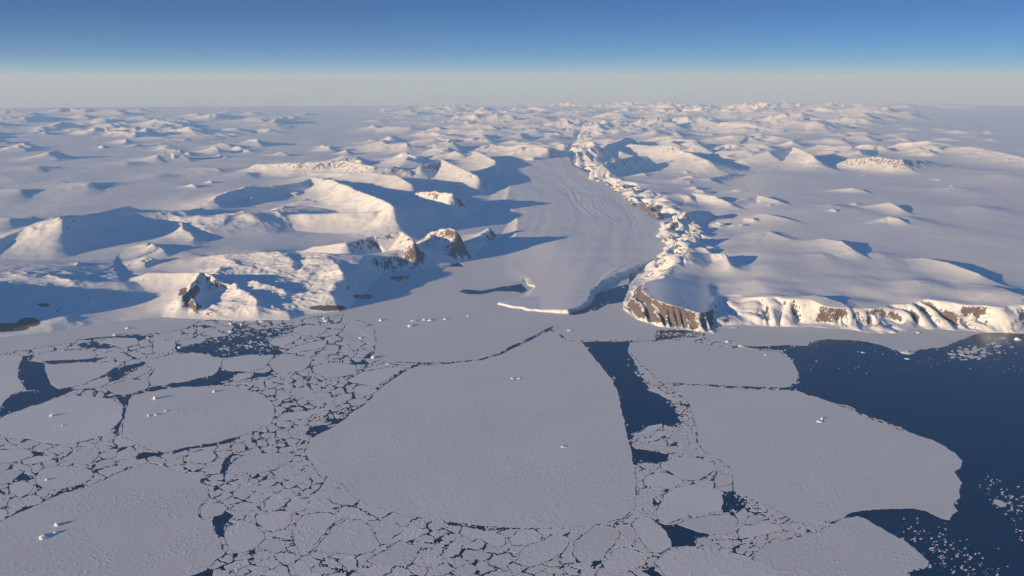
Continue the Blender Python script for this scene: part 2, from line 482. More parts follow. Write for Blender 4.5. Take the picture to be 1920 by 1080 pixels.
# many small nunataks and snow crests: (x0, x1, y0, y1, how many, height from, to)
rr_ = random.Random(31)
for (x0_, x1_, y0_, y1_, n_, h0_, h1_) in [(-100, 560, 228, 262, 44, 150, 380), (-100, 480, 262, 292, 22, 110, 260), (-60, 560, 212, 228, 26, 200, 480), (520, 960, 262, 300, 20, 120, 300),
                                        (700, 1000, 222, 262, 34, 160, 420), (940, 1420, 225, 290, 90, 140, 380), (1400, 1860, 232, 285, 50, 120, 320), (900, 1700, 204, 225, 90, 260, 650), (560, 900, 205, 218, 10, 150, 350),
                                        (1180, 1420, 300, 420, 26, 50, 150), (1240, 1420, 400, 480, 12, 40, 110), (1420, 1900, 300, 420, 7, 30, 80), (360, 720, 318, 400, 22, 60, 170), (380, 620, 470, 560, 12, 40, 90),
                                        (0, 300, 430, 500, 10, 40, 110), (60, 300, 530, 585, 8, 40, 90), (700, 960, 300, 345, 8, 100, 220)]:
    for _ in range(n_):
        cx_ = rr_.uniform(x0_, x1_); cy_ = rr_.uniform(y0_, y1_); h_ = h0_ + (h1_ - h0_) * rr_.random() ** 1.7
        gx_, gy_ = at(cx_, cy_, 200 + h_); gx_ = float(gx_); gy_ = float(gy_)
        if math.hypot(gx_, gy_) > 150000: continue
        fs_ = max(1.0, math.hypot(gx_, gy_) / 30000) ** 0.6
        if cy_ < 264: h_ *= 0.8
        L_ = h_ * rr_.uniform(2.4, 5.0) * fs_ * (1.5 if cy_ < 264 else 1.0)
        az_ = SHADOW_AZ + math.pi / 2 + rr_.gauss(0, 0.55)
        pts_ = []
        nseg_ = 4
        for q_ in range(nseg_ + 1):
            t_ = q_ / nseg_ - 0.5
            j_ = rr_.gauss(0, 0.13) * L_
            pts_.append((gx_ + t_ * L_ * math.sin(az_) + j_ * math.cos(az_), gy_ + t_ * L_ * math.cos(az_) - j_ * math.sin(az_), h_ * (1 - 1.5 * t_ * t_ * 2 * rr_.uniform(0.5, 1)) * rr_.uniform(0.8, 1.05)))
        RIDGES.append((pts_, None, h_ * rr_.uniform(1.3, 2.6) * fs_, h_ * rr_.uniform(1.4, 2.2) * fs_, 0.35, rr_.choice((0, 0, 0.15, 0.4)), 0.8))
for k_, r_ in enumerate(RIDGES):
    if r_[1] is None: continue
    ax = [p_[0] for p_ in r_[0]]; ay = [p_[1] for p_ in r_[0]]
    if min(ax) >= 1050 and max(ax) < 1490 and min(ay) > 290:
        RIDGES[k_] = ([(a_, b_, c_ * 0.55) for a_, b_, c_ in r_[0]], 190, r_[2] * 0.7, r_[3] * 0.7, *r_[4:])
    if min(ax) >= 550 and max(ax) < 780 and min(ay) > 318 and max(ay) < 396:
        RIDGES[k_] = ([(a_, b_ - 8, c_ * 0.8) for a_, b_, c_ in r_[0]], *r_[1:])

# more distant massifs: centre pixel, half sizes in pixels, height (m) -- heights fill in as fractal mountains
MASSIFS = [(90, 262, 120, 14, 420), (270, 270, 120, 12, 520), (60, 242, 120, 8, 420), (380, 240, 130, 10, 480), (480, 250, 70, 10, 420), (230, 240, 150, 7, 400),
           (360, 262, 110, 10, 460), (500, 236, 70, 5, 420),
           (900, 240, 160, 14, 620), (1060, 245, 160, 22, 700), (1250, 240, 220, 26, 720), (1450, 240, 200, 22, 620),
           (1000, 215, 260, 12, 900), (1300, 212, 330, 14, 1050), (1600, 235, 200, 16, 520), (1200, 200, 300, 7, 1300), (780, 228, 60, 7, 480),
           (1700, 222, 160, 10, 600)]

def land_height(X, Y):
    """height of the land above the curved sea level, and the rock weight"""
    PX, PY = pix(X, Y, drop(np.hypot(X, Y)))
    D = np.hypot(X, Y)
    far = sstep(30000, 45000, D)
    wob = fbm(X / 900, Y / 900, 4, 11) * 180 + fbm(X / 160, Y / 160, 3, 12) * 45
    wobL = fbm(X / 1300, Y / 1300, 4, 13) * 160
    near = D < 42000
    sL = sdist(X, Y, gCL); sR = sdist(X, Y, gCR); sG = sdist(X, Y, gGL)
    # gullied cliff face on the right coast
    gul = ridged(X / 260 + fbm(X / 600, Y / 600, 2, 22), Y / 620, 4, 21)
    sL = sL + wobL * 0.5; sR = sR + wob * (0.8 - 0.6 * sstep(1350, 1325, PX)) * sstep(4000, 0, sR)
    dR = sR
    # height of the cliff: full along the sea, lower in the shaded bay, gentler up the fjord
    bay = np.exp(-(((PX - 1380) / 45) ** 2)) * sstep(640, 560, D * 0 + PY)
    Hc = 180 + (8 + 70 * sstep(2400, 300, sR)) * fbm(X / 1500, Y / 1500, 3, 31) - 45 * bay - 45 * np.exp(-(((PX - 1325) / 40) ** 2))
    Wc = 230 + 520 * sstep(-0.3, 0.5, fbm(X / 1100, Y / 1100, 3, 35)) + 420 * bay + 500 * sstep(560, 480, PY) * sstep(1400, 1200, PX)
    hd = sstep(1350, 1325, PX) * sstep(1140, 1170, PX) * sstep(530, 565, PY)      # the ribbed rock headland
    Wc = Wc * (1 - hd) + 210 * hd; Hc = Hc * (1 - hd) + (200 - 70 * sstep(1230, 1340, PX)) * hd
    gul = gul * (1 - hd) + hd * (0.35 * gul + 0.9 * ridged(X / 120 + Y / 900, Y / 1400, 3, 23))
    face = np.clip(dR / Wc, 0, 1)
    zR = Hc * (1 - (1 - face) ** 1.7) - (1 - face) * face * 4 * 130 * gul * (1 - 0.5 * bay)
    und = (fbm(X / 3600, Y / 5600, 3, 33, 0.35) * 20 + fbm(X / 1300 + 3, Y / 2200, 2, 34) * 2.5) * sstep(200, 2500, sR)
    bank = sstep(295, 360, PY) * sstep(0, 150, sR) * sstep(1300, 400, sR) * sstep(1330, 1230, PX) * sstep(560, 500, PY)
    zR = zR + bank * ridged(X / 620, Y / 520, 5, 36) * 95
    zR = zR + und + 50 * sstep(500, 6000, sR)
    zR = np.where(sR > 0, np.maximum(zR, 1.0 + sR * 0.03), -15 - 0.2 * np.minimum(-sR, 400))
    # left land: gentler rise
    hl = 55 + 140 * sstep(300, 4200, sL) + 60 * sstep(4000, 16000, sL)
    zL = hl * (1 - np.exp(-np.maximum(sL, 0) / 260.0)) + (fbm(X / 3400, Y / 4600, 3, 41, 0.4) * 34 + fbm(X / 1300, Y / 2000, 2, 42) * 6) * sstep(100, 2500, sL)
    zL = np.where(sL > 0, np.maximum(zL, 2 + sL * 0.02), -15 - 0.2 * np.minimum(-sL, 400))
    base = np.maximum(zL, zR)
    # valley of the glacier
    gz = glacier_z(X, Y) + 3 - 30 * sstep(-20, 80, sG)
    k = sstep(-520, -40, sG)
    k = k * (1 - sstep(40, 320, sR))
    base = np.where(near & (base > -10), base * (1 - k) + np.minimum(gz, base) * k, base)
    base = np.where((sG > 60) & (sR < 60), np.minimum(base, gz), base)
    add = np.zeros(X.shape); rock = np.zeros(X.shape)
    nA = fbm(X / 420, Y / 420, 5, 51); nB = ridged(X / 520, Y / 520, 5, 52)
    nC = fbm(X / 130, Y / 130, 4, 53); nL = fbm(X / 2400, Y / 2400, 2, 54)
    for pts, zb, ws, wl, rough, rk, p in RIDGES:
        a = np.array(pts, float)
        if zb is None: gx, gy = a[:, 0], a[:, 1]
        else: gx, gy = at(a[:, 0], a[:, 1], a[:, 2] + zb)
        wmax = max(ws * 2.1, wl) * 1.7 + 300
        m = (X > gx.min() - wmax) & (X < gx.max() + wmax) & (Y > gy.min() - wmax) & (Y < gy.max() + wmax)
        if not m.any(): continue
        x = X[m]; y = Y[m]; na = nA[m]; nb = nB[m]; nc = nC[m]
        wx = x + na * 90 * rough + nc * 25 * rough; wy = y + na * 60 * rough - nc * 25 * rough
        d, t = seg_dist(wx, wy, list(zip(gx, gy)))
        i = np.clip(t.astype(int), 0, len(pts) - 2); fr = t - i
        h = a[i, 2] * (1 - fr) + a[i + 1, 2] * fr
        cx = gx[i] * (1 - fr) + gx[i + 1] * fr; cy = gy[i] * (1 - fr) + gy[i + 1] * fr
        # along the light: negative = sun side
        s = (wx - cx) * math.sin(SHADOW_AZ) + (wy - cy) * math.cos(SHADOW_AZ)
        mix = sstep(-0.35, 0.35, s / (d + 1))
        if p < 0:
            cr = (wx - cx) * math.cos(SHADOW_AZ) - (wy - cy) * math.sin(SHADOW_AZ)
            mix = sstep(-0.35, 0.35, cr / (d + 1))
        wd = (ws * 2.1 * (1 - mix) + wl * mix) * (0.75 + 0.5 * h / a[:, 2].max()) * (1 + 0.25 * nL[m])
        u = np.clip(1 - d / np.maximum(wd, 60), 0, 1)
        prof = u ** (1.9 * (1 - mix) + 1.15 * mix) if p < 0 else u ** (p * (2.9 * (1 - mix) + 1.5 * mix)) * (1 - 0.15 * (1 - u))
        hh = h * prof * (1 - rough * (0.16 + 0.3 * mix) * (1 - nb) * sstep(0, 0.35, 1 - u)) + h * 0.03 * na * u
        cur = add[m]
        add[m] = np.maximum(cur, hh) + 0.12 * np.minimum(cur, hh)
        rr = rock[m]
        rock[m] = np.maximum(rr, rk * (sstep(0.05, 0.3, u) if rk > 0.5 else sstep(0.4, 0.75, u)))
    keep = (sG < 250)
    ok = (np.maximum(sL, sR) > -150)
    add = add * sstep(-20, 260, np.maximum(sL, sR)) * np.maximum(sstep(450, 50, sG), sstep(100, 400, sR))
    tex = np.clip(add / 160, 0, 1) * sstep(-0.25, 0.35, fbm(X / 1900, Y / 1900, 2, 97))
    z = base + add + tex * (ridged(X / 420, Y / 340, 5, 98) - 0.3) * 42
    # crevasses and small hummocks on the ice falls by the left coast, wind drifts on the snowfields
    cre = sstep(360, 400, PX) * sstep(680, 620, PX) * sstep(495, 530, PY) * sstep(0, 200, sL)
    z = z + cre * (ridged(X / 110, Y / 75, 3, 91) * 14 + ridged(X / 520, Y / 360, 2, 92) * 30)
    la = X * math.sin(SHADOW_AZ) + Y * math.cos(SHADOW_AZ); lb = X * math.cos(SHADOW_AZ) - Y * math.sin(SHADOW_AZ)
    snowf = sstep(300, 1500, np.maximum(sL, sR)) * sstep(100, -400, sG)
    z = z + snowf * np.where(sR > sL, 0.25, 1.0) * (fbm(la / 1900, lb / 750, 3, 93) * 17 + fbm(la / 900, lb / 420, 2, 94) * 5)
    # far massifs
    mz = np.zeros(X.shape)
    for cx, cy, hx, hy, hh in MASSIFS:
        g = np.exp(-(((PX - cx) / hx) ** 2 + ((PY - cy) / hy) ** 2) * 1.1)
        mz = np.maximum(mz, g * hh)
    fm = mz > 8
    if fm.any():
        x = X[fm]; y = Y[fm]
        sc_ = np.clip(D[fm] / 40000, 0.7, 2.2)
        r1 = ridged(x / 6500, y / 6500, 6, 61)
        r2 = ridged(x / 2600 + 4, y / 2600, 5, 62)
        q = r1 * 0.6 + r2 * 0.4
        sel = sstep(0.30, 0.42, q)
        z[fm] += mz[fm] * (0.25 + 0.95 * sstep(-0.15, 0.25, fbm(x / 16000, y / 16000, 3, 63))) * 1.1 * np.clip(q - 0.3, 0, 1) ** 1.15 * (0.7 + 0.6 * r2)
        rock[fm] = np.maximum(rock[fm], 0.10 * sel)
    rock = np.maximum(rock, 0.30 * sstep(0, 60, sR) * sstep(420, 200, sR) * (PY > 480) * (-0.3 + 1.5 * sstep(-0.15, 0.4, fbm(X / 600, Y / 600, 2, 71))))
    rock = np.maximum(rock, 0.58 * sstep(0, 60, sR) * sstep(420, 260, sR) * sstep(545, 575, PY) * sstep(1345, 1335, PX) * sstep(1180, 1200, PX))
    PX, PY = pix(X, Y, z + drop(D))
    for ex, ey, rx, ry in DARK:
        rock = np.where(((PX - ex + 14 * nB) / rx) ** 2 + ((PY - ey + 5 * nA) / ry) ** 2 < 1, 3.0, rock)
    return z, rock, sL, sR, sG

DARK = [(22, 612, 34, 9), (58, 603, 20, 9), (748, 521, 22, 4.5), (687, 556, 16, 4), (620, 577, 36, 5), (85, 571, 10, 3), (352, 552, 8, 13), (372, 545, 6, 10), (1366, 600, 6, 4)]

def land_rows():
    d = [7300.0]
    while d[-1] < 184000:
        s = 0.42 * d[-1] ** 2 / (CAM_H * F_PX)
        d.append(d[-1] + min(max(s, 6.0), 260.0) * (2.0 if QUICK else 1.0))
    return np.array(d)

def land_cols():
    x = list(np.arange(-1500, -150, 9.0)) + list(np.arange(-150, 2070, 4.8 if QUICK else 2.4)) + list(np.arange(2070, 3000, 9.0))
    fx = np.array(x) - 960.0
    return np.arctan2(fx, F_PX * 0.95)

def build_land():
    ds = land_rows(); az = land_cols()
    D, A = np.meshgrid(ds, az, indexing='ij')
    X = D * np.sin(A); Y = D * np.cos(A)
    z, rock, sL, sR, sG = land_height(X, Y)
    Z = z + drop(D)
    nr, nc = D.shape
    V = np.stack([X, Y, Z], -1).reshape(-1, 3)
    def cell(a): return (a[:-1, :-1] + a[1:, 1:]) * 0.5
    above = np.maximum.reduce([z[:-1, :-1], z[1:, 1:], z[1:, :-1], z[:-1, 1:]]) > -6
    cL, cR, cD = cell(sL), cell(sR), cell(D)
    farm = cD > 33000
    right = (cR > cL) & ~farm
    left = ~right & ~farm
    for name, msk, lab in (('snow_hills', left, 'smooth snow hills and ridges with long blue shadows left of the glacier'),
                           ('snow_plateau', right, 'gently rolling snow plateau ending in rocky sea cliffs right of the glacier'),
                           ('far_mountains', farm, 'hazy snow mountains and ice fields stretching to the horizon')):
        q = grid_quads(nr, nc, msk & above)
        v2, q2, used = compact(V, q)
        o = mesh_from(name, v2, q2[:, ::-1], material=M_LAND)
        at_ = o.data.attributes.new('rock', 'FLOAT', 'POINT')
        at_.data.foreach_set('value', rock.reshape(-1)[used].astype(np.float32))
        tag(o, lab, 'terrain', kind='structure')
    print('land', nr, nc, time.time() - T0)

# ---------------------------------------------------------------- glacier
FLOW = [  # low moraine and flow ridges on the glacier: photo pixels, height, half width
    ([(1048, 346), (1068, 362), (1080, 385), (1096, 402)], 14, 60), ([(1062, 350), (1085, 372), (1088, 392), (1110, 410)], 10, 50),
    ([(1106, 376), (1112, 396), (1140, 412), (1160, 425)], 10, 50), ([(1120, 372), (1128, 392), (1150, 404), (1185, 415)], 8, 40),
    ([(1118, 540), (1135, 518), (1155, 504), (1180, 492), (1202, 487)], 16, 45), ([(1180, 405), (1192, 420), (1188, 432)], 8, 40),
    ([(912, 388), (925, 397), (942, 406)], 14, 60), ([(930, 388), (948, 398), (968, 408)], 14, 60),
    ([(872, 488), (880, 496), (878, 505)], 14, 40), ([(892, 478), (898, 490), (890, 500)], 14, 40), ([(915, 474), (905, 488)], 10, 40)]

def build_glacier():
    px = np.arange(720, 1262, 1.6)
    ds = [9100.0]
    while ds[-1] < 36000: ds.append(ds[-1] + max(0.3 * ds[-1] ** 2 / (CAM_H * F_PX), 5.0))
    ds = np.array(ds); az = np.arctan2(px - 960, F_PX * 0.95)
    D, A = np.meshgrid(ds, az, indexing='ij')
    X = D * np.sin(A); Y = D * np.cos(A)
    wx = X + fbm(X / 260, Y / 260, 4, 81) * 50; wy = Y + fbm(X / 260 + 9, Y / 260, 4, 82) * 45
    s = sdist(wx, wy, gGL)
    z = glacier_z(X, Y) + fbm(X / 2500, Y / 1600, 4, 83) * 12 + fbm(X / 300, Y / 500, 3, 84) * 1.4
    # flow bands: fine furrows drawn out along the ice stream
    gcx = np.interp(Y, [9000, 12000, 15000, 18000, 22000], [1000, 1600, 1950, 2000, 1500])
    z = z + fbm((X - gcx) / 130, Y / 3500, 4, 85) * 1.5 * sstep(10500, 13000, Y) + fbm((X - gcx) / 420, Y / 6000, 2, 86) * 4.5
    for pts, h, wd in FLOW:
        g = gpoly(pts, 60)
        d, t = seg_dist(X, Y, g)
        wd = wd * 0.6
        z = z + 0.17 * h * np.exp(-(d / wd) ** 2) * np.sin(np.pi * np.clip(t / (len(pts) - 1), 0.02, 0.98)) ** 0.5 - 0.1 * h * np.exp(-((d - 2 * wd) / wd) ** 2)
    gpx, gpy = pix(X, Y)
    lm = sstep(1010, 940, gpx) * sstep(330, 360, gpy) * sstep(566, 556, gpy)
    lt = 0.08 + 0.92 * sstep(935, 1100, gpx)
    lt = np.where(gpy > 560, np.maximum(lt, 0.5), lt)
    lt = lt * sstep(440, 485, gpy) + (1 - sstep(440, 485, gpy))
    lt = np.maximum(lt, sstep(556, 566, gpy) * 0.5)
    low2 = sstep(1085, 1110, gpx) * sstep(515, 530, gpy)
    z = np.where(s > 0, z * lt * np.clip(0.78 - 0.28 * low2 - 0.68 * lm + s / (90 + 1000 * lm), 0, 1), 0)
    z = np.where(s > 0, z, -8.0)
    V = np.stack([X, Y, z + drop(D)], -1).reshape(-1, 3)
    keep = np.maximum.reduce([s[:-1, :-1], s[1:, 1:], s[1:, :-1], s[:-1, 1:]]) > 0
    v2, q2, _ = compact(V, grid_quads(*D.shape, keep))
    o = mesh_from('glacier', v2, q2[:, ::-1], material=M_GLAC)
    tag(o, 'broad smooth glacier tongue flowing down the valley to a thin bright ice cliff', 'glacier', kind='structure')

build_land()
build_glacier()

# ---------------------------------------------------------------- sea ice: floe outlines in photo pixels, traced on a raster of the sea surface
def zf(ox, oy, pts, s=3.0): return [(ox + u / s, oy + v / s) for u, v in pts]
A_ = lambda p: zf(0, 600, p)
B_ = lambda p: zf(0, 720, p)
C_ = lambda p: zf(400, 720, p)
D_ = lambda p: zf(900, 720, p)
E_ = lambda p: zf(1280, 720, p)
G_ = lambda p: zf(1080, 600, p)

FAST = [(-420, 700), (-200, 676), (0, 664), (37, 657), (60, 655), (80, 650), (110, 646), (140, 642), (150, 636), (230, 628), (290, 624), (320, 622), (350, 615),
        (372, 603), (400, 598), (560, 599), (592, 594), (640, 589), (660, 594), (700, 610), (706, 636), (702, 662), (722, 678), (760, 683), (785, 683),
        (840, 678), (900, 673), (930, 664), (960, 647), (1000, 631), (1028, 615), (1047, 623), (1062, 634), (1092, 637), (1228, 637),
        (1230, 618), (1240, 617), (1325, 620), (1318, 632), (1342, 641), (1380, 648), (1400, 650), (1430, 650), (1460, 647), (1516, 648), (1518, 640),
        (1553, 635), (1590, 637), (1627, 640), (1653, 647), (1680, 655), (1693, 663), (1713, 661), (1727, 655), (1753, 652), (1777, 649), (1800, 637),
        (1827, 627), (1853, 623), (1900, 622), (2050, 628), (2330, 640), (2330, 590), (1340, 590), (1180, 534), (1180, 480), (700, 480), (380, 560), (-420, 600)]
FAST_HOLES = [[(1066, 590), (1083, 577), (1107, 568), (1110, 560), (1120, 550), (1140, 541), (1160, 536), (1182, 532), (1180, 556), (1173, 564), (1140, 571), (1120, 580), (1097, 587), (1075, 589)],
              [(735, 518), (768, 517), (764, 524), (748, 528), (730, 522)], [(672, 553), (690, 552), (704, 556), (692, 561), (676, 560)],
              [(578, 577), (622, 574), (650, 568), (660, 566), (655, 576), (640, 583), (600, 582)],
              [(860, 547), (872, 543), (905, 545), (945, 537), (978, 533), (988, 544), (978, 550), (965, 547), (930, 546), (905, 552), (880, 552)],
              [(1060, 621), (1074, 622), (1073, 630), (1059, 629)]]

